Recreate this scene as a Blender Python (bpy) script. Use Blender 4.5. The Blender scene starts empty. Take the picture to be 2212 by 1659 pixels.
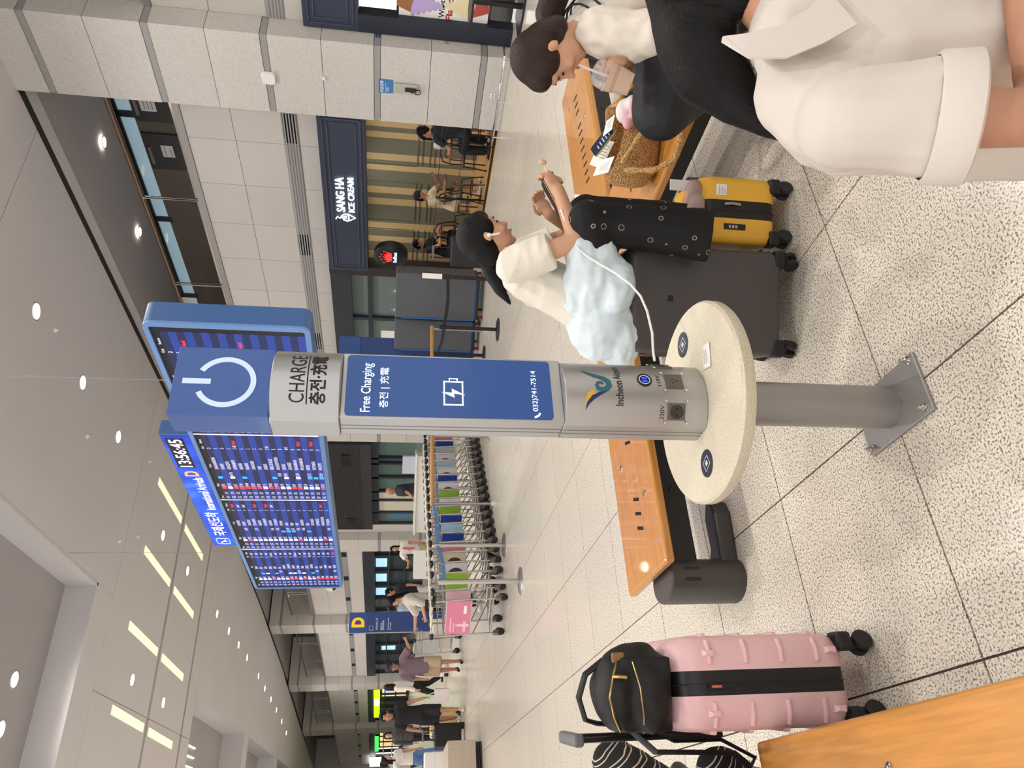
import bpy, bmesh, math, random
from mathutils import Vector, Matrix, noise
random.seed(7)
R = math.radians
V3 = Vector
SC = bpy.context.scene
COL = SC.collection

# ------------------------------------------------------------------ camera (phone held sideways: world up is image left)
CF, CPITCH, CROLL, CYAW, CH = 1599.78, .157575, .030412, .547820, 1.625
FW = V3((math.sin(CYAW)*math.cos(CPITCH), math.cos(CYAW)*math.cos(CPITCH), -math.sin(CPITCH)))
_rt = V3((math.cos(CYAW), -math.sin(CYAW), 0)); _up = _rt.cross(FW)
RT = _rt*math.cos(CROLL) + _up*math.sin(CROLL)
UP = _up*math.cos(CROLL) - _rt*math.sin(CROLL)
CAM = V3((0, 0, CH))
cd = bpy.data.cameras.new('camera'); cam = bpy.data.objects.new('camera', cd); COL.objects.link(cam)
cd.sensor_fit = 'HORIZONTAL'; cd.sensor_width = 36; cd.lens = CF*36/2212; cd.clip_start = .02; cd.clip_end = 300
m3 = Matrix((-UP, RT, -FW)).transposed()
cam.matrix_world = Matrix.Translation(CAM) @ m3.to_4x4()
SC.camera = cam

# ------------------------------------------------------------------ world, exposure
w = bpy.data.worlds.new('hall_air'); SC.world = w; w.use_nodes = True
w.node_tree.nodes['Background'].inputs[0].default_value = (1, .985, .97, 1)
w.node_tree.nodes['Background'].inputs[1].default_value = 1.35
SC.view_settings.view_transform = 'Standard'; SC.view_settings.look = 'None'
SC.view_settings.gamma = 1; SC.view_settings.use_curve_mapping = False
SC.view_settings.exposure = .14
LAMP_W = 300          # watts of one ceiling downlight

def ray(x, y): return FW + RT*((1659-y)-829.5)/CF - UP*(x-1106)/CF
def PZ(x, y, z=0.):                      # photo pixel met with the horizontal plane z
    d = ray(x, y); return CAM + d*((z-CH)/d.z)
def PD(x, y, D): return CAM + ray(x, y)*D
def pix(p):
    q = V3(p)-CAM; d = q.dot(FW)
    if d < .05: return None
    return (1106-CF*q.dot(UP)/d, 1659-(829.5+CF*q.dot(RT)/d), d)

# ------------------------------------------------------------------ materials
def lin(c):
    if isinstance(c, str):
        c = [int(c[i:i+2], 16)/255 for i in (0, 2, 4)]
        c = [x/12.92 if x <= .04045 else ((x+.055)/1.055)**2.4 for x in c]
    return (*c[:3], 1)
MATS = {}
class NT:
    def __init__(s, m): s.t = m.node_tree; s.b = s.t.nodes['Principled BSDF']
    def n(s, typ, **k):
        nd = s.t.nodes.new(typ)
        for a, v in k.items():
            if a.startswith('i_'):
                key = a[2:]; key = int(key) if key.isdigit() else key.replace('_', ' ')
                nd.inputs[key].default_value = v
            else: setattr(nd, a, v)
        return nd
    def l(s, a, b): s.t.links.new(a, b)
def mat(name, col='808080', rough=.5, metal=0., spec=.5, emit=None, es=1., trans=0., alpha=1., var=0., vs=8., bump=0., bs=60., sheen=0., coat=0., ior=1.45, stretch=None):
    if name in MATS: return MATS[name]
    m = bpy.data.materials.new(name); m.use_nodes = True; T = NT(m); b = T.b; MATS[name] = m
    c = lin(col); I = b.inputs
    I['Base Color'].default_value = c; I['Roughness'].default_value = rough; I['Metallic'].default_value = metal
    I['Specular IOR Level'].default_value = spec; I['Transmission Weight'].default_value = trans; I['Alpha'].default_value = alpha
    I['Coat Weight'].default_value = coat; I['IOR'].default_value = ior; I['Sheen Weight'].default_value = sheen
    if emit: I['Emission Color'].default_value = lin(emit); I['Emission Strength'].default_value = es
    m.diffuse_color = c
    if var or bump:
        tc = T.n('ShaderNodeTexCoord'); src = tc.outputs['Object']
        if stretch:
            mp = T.n('ShaderNodeMapping'); mp.inputs['Scale'].default_value = stretch; T.l(src, mp.inputs[0]); src = mp.outputs[0]
        if var:
            nz = T.n('ShaderNodeTexNoise', i_Scale=vs, i_Detail=4.); T.l(src, nz.inputs['Vector'])
            mr = T.n('ShaderNodeMapRange', i_1=.3, i_2=.7, i_3=1-var, i_4=1+var); T.l(nz.outputs[0], mr.inputs[0])
            hs = T.n('ShaderNodeHueSaturation'); hs.inputs['Color'].default_value = c; T.l(mr.outputs[0], hs.inputs['Value']); T.l(hs.outputs[0], I['Base Color'])
        if bump:
            n2 = T.n('ShaderNodeTexNoise', i_Scale=bs, i_Detail=3.); T.l(src, n2.inputs['Vector'])
            bp = T.n('ShaderNodeBump', i_Strength=bump, i_Distance=.01); T.l(n2.outputs[0], bp.inputs['Height']); T.l(bp.outputs[0], I['Normal'])
    return m
def granite(name, base, dark, light, scale, rough, lo, hi, big=.06, tint=None, dens=.5):
    m = mat(name, base, rough); T = NT(m)
    g = T.n('ShaderNodeNewGeometry')
    n1 = T.n('ShaderNodeTexNoise', i_Scale=scale, i_Detail=2., i_Roughness=.6); T.l(g.outputs['Position'], n1.inputs['Vector'])
    cr = T.n('ShaderNodeValToRGB'); e = cr.color_ramp.elements
    e[0].position = lo; e[0].color = lin(dark); e[1].position = hi; e[1].color = lin(base)
    x = e.new(min(.98, hi+.16)); x.color = lin(light); T.l(n1.outputs[0], cr.inputs[0])
    n2 = T.n('ShaderNodeTexNoise', i_Scale=.9, i_Detail=3.); T.l(g.outputs['Position'], n2.inputs['Vector'])
    oi = T.n('ShaderNodeObjectInfo')
    ad = T.n('ShaderNodeMath', operation='MULTIPLY_ADD', i_1=.6, i_2=0.); T.l(oi.outputs['Random'], ad.inputs[0]); T.l(n2.outputs[0], ad.inputs[2])
    mr = T.n('ShaderNodeMapRange', i_1=.3, i_2=1.3, i_3=1-big, i_4=1+big); T.l(ad.outputs[0], mr.inputs[0])
    hs = T.n('ShaderNodeHueSaturation'); T.l(cr.outputs[0], hs.inputs['Color']); T.l(mr.outputs[0], hs.inputs['Value']); T.l(hs.outputs[0], T.b.inputs['Base Color'])
    return m
M_FLOOR = granite('floor_granite', 'DCD3C4', '7A736B', 'E8E0D2', 135, .2, .37, .485, .03)
M_JOINT = mat('joint_mortar', '4A4640', .9)
M_WALL = granite('wall_granite', 'C6C1BC', '9F9A95', 'D2CDC8', 120, .62, .30, .46, .045)
M_BAND = granite('band_stone', '9A9896', '7C7A78', 'A8A6A4', 150, .4, .3, .5, .03)
M_WJ = mat('wall_joint', '3A3632', .9)
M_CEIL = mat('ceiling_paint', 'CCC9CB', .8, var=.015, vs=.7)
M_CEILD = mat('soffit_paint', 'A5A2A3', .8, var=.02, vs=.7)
M_GAP = mat('ceiling_gap', '2C2A2A', .9)
M_WOOD = mat('bench_wood', 'C4863F', .3, var=.16, vs=5., bump=.05, bs=30, coat=.5, stretch=(1, 14, 14))
M_WOODY = mat('bench_wood_y', 'C4863F', .3, var=.16, vs=5., bump=.05, bs=30, coat=.5, stretch=(14, 1, 14))
M_CHAR = mat('charcoal_metal', '4E4A49', .42, .3, bump=.03, bs=200)
M_CHARD = mat('charcoal_dark', '2B2928', .5, .2)
M_CHROME = mat('chrome', 'D8D6D2', .12, 1.)
M_STEEL = mat('brushed_steel', 'B2B1B0', .36, .72, bump=.04, bs=30, stretch=(1, 1, 40))
M_STEELD = mat('steel_pole', 'A3A09E', .4, .65)
M_BLACK = mat('black_plastic', '17171A', .4)
M_RUBBER = mat('rubber', '2A2929', .7)
M_NAVY = mat('navy_panel', '343A4C', .5)
M_DARKF = mat('dark_frame', '2B3038', .45)
M_WHITE = mat('white_plastic', 'E8E5E0', .4)
M_PAPER = mat('paper', 'EDEAE4', .7)
M_GLASS = mat('clear_glass', 'FFFFFF', .03, trans=1., ior=1.1, spec=.4)
M_PANE = mat('dark_pane', '6F7C78', .08, spec=.9)
M_SKIN = mat('skin', 'C99A7C', .55, var=.04, vs=20)
M_SKIN2 = mat('skin_warm', 'B9866A', .5, var=.05, vs=12)
M_HAIRB = mat('hair_black', '0A0808', .5, spec=.25, var=.35, vs=40, bump=.35, bs=140, stretch=(1, 1, .06))
M_HAIRN = mat('hair_brown', '2C1C18', .48, spec=.3, var=.3, vs=30, bump=.5, bs=90, stretch=(1, 1, .08))
M_EYE = mat('eye_dark', '1A1412', .3)
M_LIP = mat('lip', 'A85F55', .5)

# ------------------------------------------------------------------ mesh builder
class MB:
    def __init__(s, M=None): s.v = []; s.f = []; s.m = []; s.M = M or Matrix(); s.k = 0
    def add(s, vs, fs):
        o = len(s.v); s.v += [s.M @ V3(p) for p in vs]
        s.f += [[o+i for i in f] for f in fs]; s.m += [s.k]*len(fs); return s
    def box(s, x0, x1, y0, y1, z0, z1):
        if x0 > x1: x0, x1 = x1, x0
        if y0 > y1: y0, y1 = y1, y0
        if z0 > z1: z0, z1 = z1, z0
        return s.add([(x0,y0,z0),(x1,y0,z0),(x1,y1,z0),(x0,y1,z0),(x0,y0,z1),(x1,y0,z1),(x1,y1,z1),(x0,y1,z1)],
                     [(3,2,1,0),(4,5,6,7),(0,1,5,4),(1,2,6,5),(2,3,7,6),(3,0,4,7)])
    def loft(s, rings, cap=True, closed=True):
        n = len(rings[0]); vs = [p for r in rings for p in r]; fs = []
        for i in range(len(rings)-1):
            for j in range(n if closed else n-1):
                a = i*n+j; b = i*n+(j+1) % n; fs.append((a, b, b+n, a+n))
        if cap and closed:
            fs.append(tuple(reversed(range(n)))); fs.append(tuple(range((len(rings)-1)*n, len(rings)*n)))
        return s.add(vs, fs)
    def tube(s, pts, r, n=8, closed=False, flat=1.):
        pts = [V3(p) for p in pts]; rs = r if isinstance(r, (list, tuple)) else [r]*len(pts)
        t0 = (pts[1]-pts[0]).normalized(); a = V3((0,0,1)) if abs(t0.z) < .9 else V3((1,0,0))
        u = t0.cross(a).normalized(); rings = []
        N = len(pts)
        for i, p in enumerate(pts):
            if closed: t = (pts[(i+1) % N]-pts[i-1]).normalized()
            else: t = (pts[min(i+1, N-1)]-pts[max(i-1, 0)]).normalized()
            u = (u-t*u.dot(t)).normalized(); w = t.cross(u)
            rings.append([p+(u*math.cos(2*math.pi*j/n)+w*math.sin(2*math.pi*j/n)*flat)*rs[i] for j in range(n)])
        if closed: rings.append(rings[0]); return s.loft(rings, cap=False)
        return s.loft(rings)
    def cyl(s, p0, p1, r0, r1=None, n=12): return s.tube([p0, p1], [r0, r0 if r1 is None else r1], n)
    def lathe(s, prof, n=24, c=(0,0,0), cap=True):
        return s.loft([[(c[0]+r*math.cos(2*math.pi*j/n), c[1]+r*math.sin(2*math.pi*j/n), c[2]+z) for j in range(n)] for r, z in prof], cap)
    def prism(s, poly, z0, z1): return s.loft([[(x, y, z0) for x, y in poly], [(x, y, z1) for x, y in poly]])
    def ell(s, c, r, n=16, m=10, Mx=None):
        c = V3(c); Mx = Mx or Matrix.Identity(3)
        if not isinstance(r, (list, tuple)): r = (r, r, r)
        rings = []
        for i in range(m+1):
            th = .001+(math.pi-.002)*i/m
            rings.append([c+Mx @ V3((r[0]*math.sin(th)*math.cos(2*math.pi*j/n), r[1]*math.sin(th)*math.sin(2*math.pi*j/n), -r[2]*math.cos(th))) for j in range(n)])
        return s.loft(rings)
    def quad(s, a, b, c, d): return s.add([a, b, c, d], [(0, 1, 2, 3)])
    def mesh(s, name, mats, smooth=35):
        me = bpy.data.meshes.new(name); me.from_pydata([tuple(p) for p in s.v], [], s.f)
        for mm in (mats if isinstance(mats, (list, tuple)) else [mats]): me.materials.append(mm)
        if len(me.materials) > 1: me.polygons.foreach_set('material_index', s.m)
        if smooth:
            me.polygons.foreach_set('use_smooth', [True]*len(me.polygons)); me.set_sharp_from_angle(angle=R(smooth))
        me.update(); return me
    def build(s, name, mats, parent=None, smooth=35, bevel=0, seg=2, loc=None, rz=None):
        return mk(name, s.mesh(name, mats, smooth), parent, bevel, seg, loc, rz)
def mk(name, me, parent=None, bevel=0, seg=2, loc=None, rz=None):
    o = bpy.data.objects.new(name, me); COL.objects.link(o)
    if parent is not None: o.parent = parent
    if loc is not None: o.location = loc
    if rz is not None: o.rotation_euler[2] = rz
    if bevel:
        b = o.modifiers.new('b', 'BEVEL'); b.width = bevel; b.segments = seg; b.limit_method = 'ANGLE'; b.angle_limit = R(40)
    return o
def tag(o, label=None, cat=None, group=None, kind=None):
    if label: o['label'] = label
    if cat: o['category'] = cat
    if group: o['group'] = group
    if kind: o['kind'] = kind
    return o
def thing(name, label, cat, loc=(0,0,0), rz=0., group=None):
    o = bpy.data.objects.new(name, None); COL.objects.link(o); o.location = loc; o.rotation_euler[2] = rz; o.empty_display_size = .1
    return tag(o, label, cat, group)
def struct(o): o['kind'] = 'structure'; return o
def copy_tree(o, parent=None):
    c = o.copy(); COL.objects.link(c); c.parent = parent
    for ch in o.children: copy_tree(ch, c)
    return c
def rrect(w, h, r, n=5, cx=0, cy=0):
    p = []
    for sx, sy, a0 in ((1,1,0),(-1,1,90),(-1,-1,180),(1,-1,270)):
        for i in range(n+1):
            a = R(a0+90*i/n); p.append((cx+sx*(w/2-r)+r*math.cos(a), cy+sy*(h/2-r)+r*math.sin(a)))
    return p
# a scratch scene keeps modifier and text evaluation quick
TMP = bpy.data.scenes.new('scratch')
def evalmesh(o):
    TMP.collection.objects.link(o); vl = TMP.view_layers[0]; vl.update()
    dg = vl.depsgraph; me = bpy.data.meshes.new_from_object(o.evaluated_get(dg), depsgraph=dg)
    TMP.collection.objects.unlink(o); d = o.data; bpy.data.objects.remove(o)
    return me
_TC = {}
def text_mesh(body, size, bold=0., depth=.0, align='LEFT', space=1., lsp=1.):
    cu = bpy.data.curves.new('t', 'FONT'); cu.body = body; cu.size = size; cu.offset = bold*size; cu.extrude = depth
    cu.align_x = align; cu.space_character = space; cu.space_line = lsp; cu.resolution_u = 3
    me = evalmesh(bpy.data.objects.new('t', cu)); bpy.data.curves.remove(cu); return me
def text(name, body, size, m, parent, Mx, bold=0., depth=0., align='LEFT', width=None, height=None, space=1., lsp=1., bend=None):
    me = text_mesh(body, size, bold, depth, align, space, lsp)
    xs = [v.co.x for v in me.vertices]; ys = [v.co.y for v in me.vertices]
    if not xs: return None
    sx = width/(max(xs)-min(xs)) if width else 1; sy = height/(max(ys)-min(ys)) if height else (sx if width else 1)
    if width and align == 'LEFT' and height:      # snug fit: lower left corner on the origin
        for v in me.vertices: v.co.x -= min(xs); v.co.y -= min(ys)
    elif width and height:
        cx = (max(xs)+min(xs))/2
        for v in me.vertices: v.co.x -= cx; v.co.y -= min(ys)
    for v in me.vertices:
        v.co.x *= sx; v.co.y *= sy
        v.co = bend(v.co) if bend else Mx @ v.co
    me.materials.clear(); me.materials.append(m); me.name = name
    o = bpy.data.objects.new(name, me); COL.objects.link(o)
    if parent is not None: o.parent = parent
    return o
def facing(o, xdir, zdir=(0,0,1)):                # text frame: x runs along xdir, y up along zdir
    x = V3(xdir).normalized(); y = V3(zdir).normalized(); z = x.cross(y)
    m = Matrix((x, y, z)).transposed().to_4x4(); m.translation = V3(o); return m

# ------------------------------------------------------------------ ceiling lamps (seen rows, plus lamps added out of view to brighten the hall)
CZ = 7.5
M_LENS = mat('lamp_lens', 'FFFFFF', .4, emit='FFF3DE', es=22)
M_RING = mat('lamp_ring', 'C9C5C0', .5)
_dl = {}
def downlight(x, y, z=CZ, label='round recessed downlight in the grey hall ceiling', power=1., group='hall ceiling downlights', size=.13):
    t = thing('downlight', label, 'ceiling lamp', (x, y, z), 0, group)
    k = round(size, 3)
    if k not in _dl:
        _dl[k] = (MB().lathe([(size*1.18, -.012), (size*1.25, -.004), (size*1.25, .0), (size, .0), (size, -.008), (size*1.1, -.014)], 20, cap=False).mesh('trim_ring', M_RING),
                  MB().lathe([(size, -.004), (size*.98, -.007), (.001, -.008)], 20).mesh('lens', M_LENS))
    mk('trim_ring', _dl[k][0], t); mk('lens', _dl[k][1], t)
    ld = bpy.data.lights.new('downlight_beam', 'SPOT'); ld.energy = LAMP_W*power; ld.color = (1, .962, .915); ld.spot_size = R(150); ld.spot_blend = 1.; ld.shadow_soft_size = .18
    lo = bpy.data.objects.new('downlight_beam', ld); COL.objects.link(lo); lo.parent = t; lo.location = (0, 0, -.03)
    return t
for y in (1.8, 4.05, 6.3, 8.58, 10.86, 13.13, 15.4): downlight(7.75, y)
for y in (19.8, 22.75, 27.5, 29.9, 32.2, 34.5): downlight(7.1-.012*(y-20), y)
for x, y in ((6.8,38.1),(6.63,40.5),(6.5,43.),(6.34,45.6),(6.1,48.4),(5.8,51.2)): downlight(x, y, power=1.7)
for y in (31, 42, 53): downlight(1.5, y, 8.4, 'round downlight inside a far ceiling coffer', 2.2, 'far coffer downlights')  # added out of view to brighten the far pillars
for x, y in ((3.5,19.6),(3.43,22.6)): downlight(x, y)
for x, y in ((-.1,19.6),(-.1,22.6),(-2.8,21.1),(-3.2,27),(-3.2,33),(-3.2,39.5),(-3.2,46)): downlight(x, y, power=1.7)  # extra lamps added outside the view to lift the hall light
for x, y in ((5.6,-3.5),(5.6,1.2)): downlight(x, y, power=1.5)  # unseen pair added near the camera for more light
for i in range(3):
    for j in range(8): downlight(-5.5-3.2*i, -4+6.3*j, power=1.8)  # unseen lamp grid added to light the left of the hall evenly
for x, y in ((2.75,15.05),(1.95,15.05),(3.2,8.5),(.4,8.5),(3.2,3.6),(.4,3.6),(-2.6,5.5),(2.2,-.6),(-1,-2)):
    downlight(x, y, 8.1, 'round downlight inside the recessed ceiling coffer', group='coffer downlights', power=1.5)  # first pair is seen; the others are added overhead for brightness
# ================================================================== FLOOR
fl = struct(MB().box(-14, 16.5, -9, 78, -.2, -.006).build('floor', M_JOINT, None, 0))
TX0, TY0, TS, GAP = .3275, 1.918, .8, .0035
tile_me = MB().box(GAP, TS-GAP, GAP, TS-GAP, -.05, 0).mesh('tile', M_FLOOR, 0)
cells = []
for i in range(-18, 13):
    for j in range(-13, 95):
        x, y = TX0+i*TS, TY0+j*TS
        if x > 10.2 and y < 33: pass
        if not (-14 < x and x+TS < 11.2): continue
        q = [pix((x+a*TS, y+b*TS, 0)) for a, b in ((0,0),(1,0),(1,1),(0,1))]
        area = 0; vis = False
        if all(q):
            area = abs(sum(q[k][0]*q[(k+1) % 4][1]-q[(k+1) % 4][0]*q[k][1] for k in range(4)))/2
            vis = any(-150 < p[0] < 2400 and -150 < p[1] < 1800 for p in q)
        cells.append((area if vis else -1, x, y))
cells.sort(reverse=True)
for a, x, y in cells[:290]: mk('tile', tile_me, fl, loc=(x, y, 0))
mb = MB()
for a, x, y in cells[290:]: mb.box(x+GAP, x+TS-GAP, y+GAP, y+TS-GAP, -.02, 0)
tag(mb.build('tile_field', M_FLOOR, fl, 0), kind='stuff')

# ================================================================== RIGHT FACADE
FX = 10.55
PIL = [(10.13, 7.02, 8.39), (10.13, 18.8, 20.17), (10.13, 28.8, 30.2), (9.45, 39.6, 41.0), (8.3, 50., 51.4), (7.0, 61., 62.5)]
wall = struct(MB().box(FX+.02, FX+.3, -9, 30.2, 3.05, 5.3).build('wall_right', M_WJ, None, 0))
def panels(parent, y0, y1, rows, x, step=1.05, off=0., th=.03, name='panel', m=None, g=.004):
    m = m or M_WALL
    ys = [y0]; k = math.floor((y0-off)/step)+1
    while off+k*step < y1-.05:
        if off+k*step > y0+.05: ys.append(off+k*step)
        k += 1
    ys.append(y1)
    for a, b in zip(ys, ys[1:]):
        for z0, z1 in rows:
            MB().box(x, x+th, a+g, b-g, z0+g, z1-g).build(name, m, parent, 0)
UPR = [(4.48, 5.28), (3.66, 4.48)]; LOW = [(3.06, 3.40)]
panels(wall, 8.39, 18.8, UPR+LOW, FX, off=9.425)
panels(wall, 20.17, 28.8, UPR, FX, off=9.425)
panels(wall, 4.9, 7.02, UPR+LOW, FX, off=9.425)
# metal air-strip with louvres
M_VENT = mat('vent_strip', 'AEACAB', .4, .3)
M_HOLE = mat('dark_hole', '08090B', .8)
def vent(y0, y1, gr, x=FX, lab=''):
    t = tag(MB().box(x-.006, x+.04, y0, y1, 3.40, 3.66).build('trim_1', M_VENT, None, 0), kind='structure')
    for k in range(5): MB().box(x-.022, x-.005, y0, y1, 3.415+k*.049, 3.437+k*.049).build('fin', M_VENT, t, 0)
    for a, b in gr:
        MB().box(x-.0085, x-.005, a, b, 3.43, 3.645).build('grille_opening', M_HOLE, t, 0)
vent(8.39, 18.8, [(8.75, 9.38), (11.72, 12.35), (15.2, 15.9)]); vent(5, 7.02, [(6.2, 6.6)])

def pillar(x, y0, y1, zt=CZ, depth=.45, fin=3.0, n=0, rot=0.):
    p = struct(MB().box(.02, depth+.2, .02, y1-y0-.02, 0, 5.3).box(.02, fin, .02, y1-y0-.02, 5.3, zt).build('wall_pillar', M_WJ, None, 0, loc=(x, y0, 0), rz=rot))
    bands = [.36, 1.98, 3.63, 5.27, 6.9]; W = y1-y0; zs = [0.]
    for i, b in enumerate(bands):
        zs.append((b, b+.1)); 
    prev = 0.
    rows = []
    for b in bands:
        rows.append((prev, b, 0) if b-prev < 1 else None)
        if rows[-1] is None:
            rows.pop(); mid = (prev+b)/2; rows += [(prev, mid, 0), (mid, b, 0)]
        rows.append((b, b+.1, 1)); prev = b+.1
    rows.append((prev, zt, 0)); g = .004
    for z0, z1, k in rows:
        dd = fin if z0 > 5.2 else depth+.2; i = .006 if k else 0
        nm = 'band' if k else 'panel'; mm = M_BAND if k else M_WALL
        MB().box(i, .03, i, W-i, z0+g, z1-g).build(nm, mm, p, 0)                # front
        MB().box(.031, dd, i, .03, z0+g, z1-g).build(nm, mm, p, 0)              # side facing the camera
        if z0 < 4: MB().box(.031, dd, W-.03, W-i, z0+g, z1-g).build(nm, mm, p, 0)
    return p
for i, (x, a, b) in enumerate(PIL): pillar(x, a, b, rot=[0, 0, 0, R(4), R(6), R(8)][i])

# curved far end of the facade
far = [(10.55, 30.2), (9.95, 39.6), (9.75, 41.), (8.75, 50.), (8.55, 51.4), (7.4, 61.), (7.2, 62.5), (5.6, 74.)]
M_PANEFAR = mat('far_pane', '39444A', .1, spec=.8)
M_LITBLUE = mat('lit_blue_screen', '8FB8E8', .5, emit='9CC3F2', es=1.1)
M_LITWARM = mat('lit_shop_warm', 'E8C79A', .6, emit='F0CC95', es=.9)
M_LITGREEN = mat('lit_green_sign', '4FD66A', .5, emit='45E05A', es=1.6)
M_LITLIME = mat('lit_lime_sign', 'A6F01E', .5, emit='A8FF10', es=1.6)
M_LITWHITE = mat('lit_white', 'FFFFFF', .5, emit='FFFAF0', es=3.)
bays = [(0, 1), (2, 3), (4, 5), (6, 7)]
for bi, (ia, ib) in enumerate(bays):
    (xa, ya), (xb, yb) = far[ia], far[ib]; L = math.hypot(xb-xa, yb-ya); ang = math.atan2(yb-ya, xb-xa)-math.pi/2
    fw = struct(MB().box(.03, .3, 0, L, 2.75, 5.28).build('wall_far', M_WJ, None, 0, loc=(xa, ya, 0), rz=ang))
    n = max(4, int(L/1.3))
    for k in range(n):
        for z0, z1 in UPR+[(2.76, 3.40)]: MB().box(0, .03, k*L/n+.004, (k+1)*L/n-.004, z0+.004, z1-.004).build('panel', M_WALL, fw, 0)
    MB().box(-.006, .03, 0, L, 3.40, 3.66).build('vent_strip', M_VENT, fw, 0)
    for k in range(3): MB().box(-.012, -.004, L*(.12+.3*k), L*(.12+.3*k)+.5, 3.43, 3.64).build('grille_opening', M_HOLE, fw, 0)
    st = struct(MB().box(.25, .4, 0, L, 0, 2.75).build('window_2', M_PANEFAR, None, 0, loc=(xa, ya, 0), rz=ang))
    MB().box(-.02, .25, 0, L, 2.25, 2.75).build('window_frame', M_DARKF, st, 0)
    nb = max(3, int(L/1.6))
    for k in range(nb+1): MB().box(.12, .26, k*L/nb-.05, k*L/nb+.05, 0, 2.26).build('mullion', M_DARKF, st, 0)
    for z in (.9, 1.62): MB().box(.14, .26, 0, L, z-.035, z+.035).build('transom', M_DARKF, st, 0)
    # lit shop signs and screens glimpsed through the far glass
    if bi == 0:
        for k in (2, 3, 4): MB().box(.245, .25, k*L/nb-1.3, k*L/nb-.3, 1.7, 2.2).build('lit_screen', M_LITBLUE, st, 0)
    if bi == 1:
        for k in (1, 3): MB().box(.245, .25, k*L/nb-1.2, k*L/nb-.5, 1.1, 1.9).build('lit_screen', M_LITBLUE, st, 0)
    if bi == 2:
        MB().box(-.3, -.22, .8, L*.75, 1.95, 2.35).build('lime_sign', M_LITLIME, st, 0)
        MB().box(-.305, -.3, 2.6, 4.2, 2.0, 2.3).build('sign_panel', M_LITWHITE, st, 0)
        MB().box(.24, .25, .5, 4, .2, 1.8).build('shop_glow', M_LITWARM, st, 0); MB().box(.2, .24, 1, 3, 1.2, 1.7).build('lit_screen', M_LITBLUE, st, 0)
    if bi == 3:
        MB().box(-.2, -.14, 2, 6.5, 2.0, 2.3).build('green_sign', M_LITGREEN, st, 0)
        MB().box(.2, .25, 1, 7, .2, 1.9).build('shop_glow', M_LITWARM, st, 0)
        MB().box(-.25, -.2, 8.4, 11.5, .3, 2.75).build('lit_window', M_LITWHITE, st, 0)
# closing wall at the very far end and the wall behind the camera's left
struct(MB().box(-14, 6.5, 77, 77.4, 0, 8.4).build('wall_far_end', M_WALL, None, 0))

struct(MB().box(5.0, 16.5, 76.2, 76.6, 0, 8.9).box(16, 16.4, 30, 76.4, 0, 8.9).box(-14.4, -14, 40, 77.4, 0, 8.4).build('wall_back', M_WALL, None, 0))
# ------------------------------------------------------------------ mezzanine
mz = struct(MB().box(FX-.02, 16, -9, 33, 5.28, 5.40).build('trim_2', M_STEELD, None, 0))
M_MEZZ = mat('mezz_wall', '6B6055', .6, var=.12, vs=1.2, stretch=(1, 1, .3))
mw = struct(MB().box(14.0, 14.3, -9, 33, 5.4, 7.5).build('wall_mezzanine', M_MEZZ, None, 0))
M_SKYWIN = mat('mezz_window', '9FB9C4', .3, emit='A9C6D2', es=.38)
M_DOOR = mat('mezz_door', '3D3B3A', .5)
for k, (a, b) in enumerate(((5.5, 8.6), (8.75, 11.9), (12.05, 15.2), (15.35, 18.4))):
    wn = struct(MB().box(14.02, 14.06, a, b, 7.5, 7.82).build('window_3', M_SKYWIN, None, 0))
    MB().box(13.97, 14.05, b, b+.15, 7.42, 7.9).build('window_frame', M_DARKF, wn, 0); MB().box(13.97, 14.05, a, b+.15, 7.8, 8.2).build('window_frame', M_DARKF, wn, 0)
M_INK = mat('ink', '25242A', .7)
def mezz_door(ya, yb):
    d = struct(MB().box(13.94, 14.0, ya, yb, 5.4, 7.46).build('door_1', M_DOOR, None, 0))
    MB().box(13.88, 13.94, ya+.35, yb-.2, 7.33, 7.39).build('door_closer', M_STEELD, d, 0)
    return d
def notice(x, y, z, wd, ht, rows, label):
    t = tag(MB().box(x-.008, x, y, y+wd, z, z+ht).build('notice_sheet', M_PAPER, None, 0), label, 'notice')
    b = MB()
    for k in range(rows): b.box(x-.0095, x-.008, y+wd*(.12+.09*(k % 2)), y+wd*.88, z+ht*(.75-.5*k/max(1, rows-1))-.012, z+ht*(.75-.5*k/max(1, rows-1)))
    b.build('printed_lines', M_INK, t, 0); return t
mezz_door(10.9, 12.1); mezz_door(12.45, 13.5)
notice(13.93, 11.35, 6.95, .45, .32, 3, 'white notice sheet on the grey mezzanine door')
notice(13.93, 12.75, 6.85, .34, .26, 2, 'small white sheet on the second mezzanine door')
notice(13.985, 9.9, 6.98, .5, .36, 1, 'white printed board on the brown mezzanine wall')
M_BRASS = mat('rail_bronze', '8A6E58', .3, .8)
def balustrade(ya, yb, xa=FX+.06, label='', n=3, xb=None):
    xb = xa if xb is None else xb; L = math.hypot(yb-ya, xb-xa); a = math.atan2(yb-ya, xb-xa)-math.pi/2
    t = thing('glass_balustrade', label, 'balustrade', (xa, ya, 5.40), a)
    for k in range(n):
        MB().box(-.008, .008, k*L/n+.03, (k+1)*L/n-.03, .02, .98).build('glass_pane', M_GLASS, t, 0)
        for s in (-.02, .02): MB().cyl((s*3, k*L/n+s*2, 0), (s*3, k*L/n+s*2, 1.0), .014, n=8).build('post', M_CHROME, t)
    MB().tube([(0, .02, 1.03), (0, L-.02, 1.03)], .032, 12).build('handrail', M_BRASS, t)
    MB().box(-.03, .03, 0, L, 0, .05).build('base_channel', M_CHROME, t, 0)
balustrade(8.42, 18.78, label='glass balustrade with bronze handrail above the ice cream shop', n=4)
balustrade(20.2, 28.78, label='glass balustrade above the dark sliding doors', n=3)
balustrade(30.22, 39.6, FX+.06, 'glass balustrade above the lit blue windows', 3, 9.98)
balustrade(41.05, 49.9, 9.8, 'glass balustrade on the third bay beyond the black doors', 3, 8.8)
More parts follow.
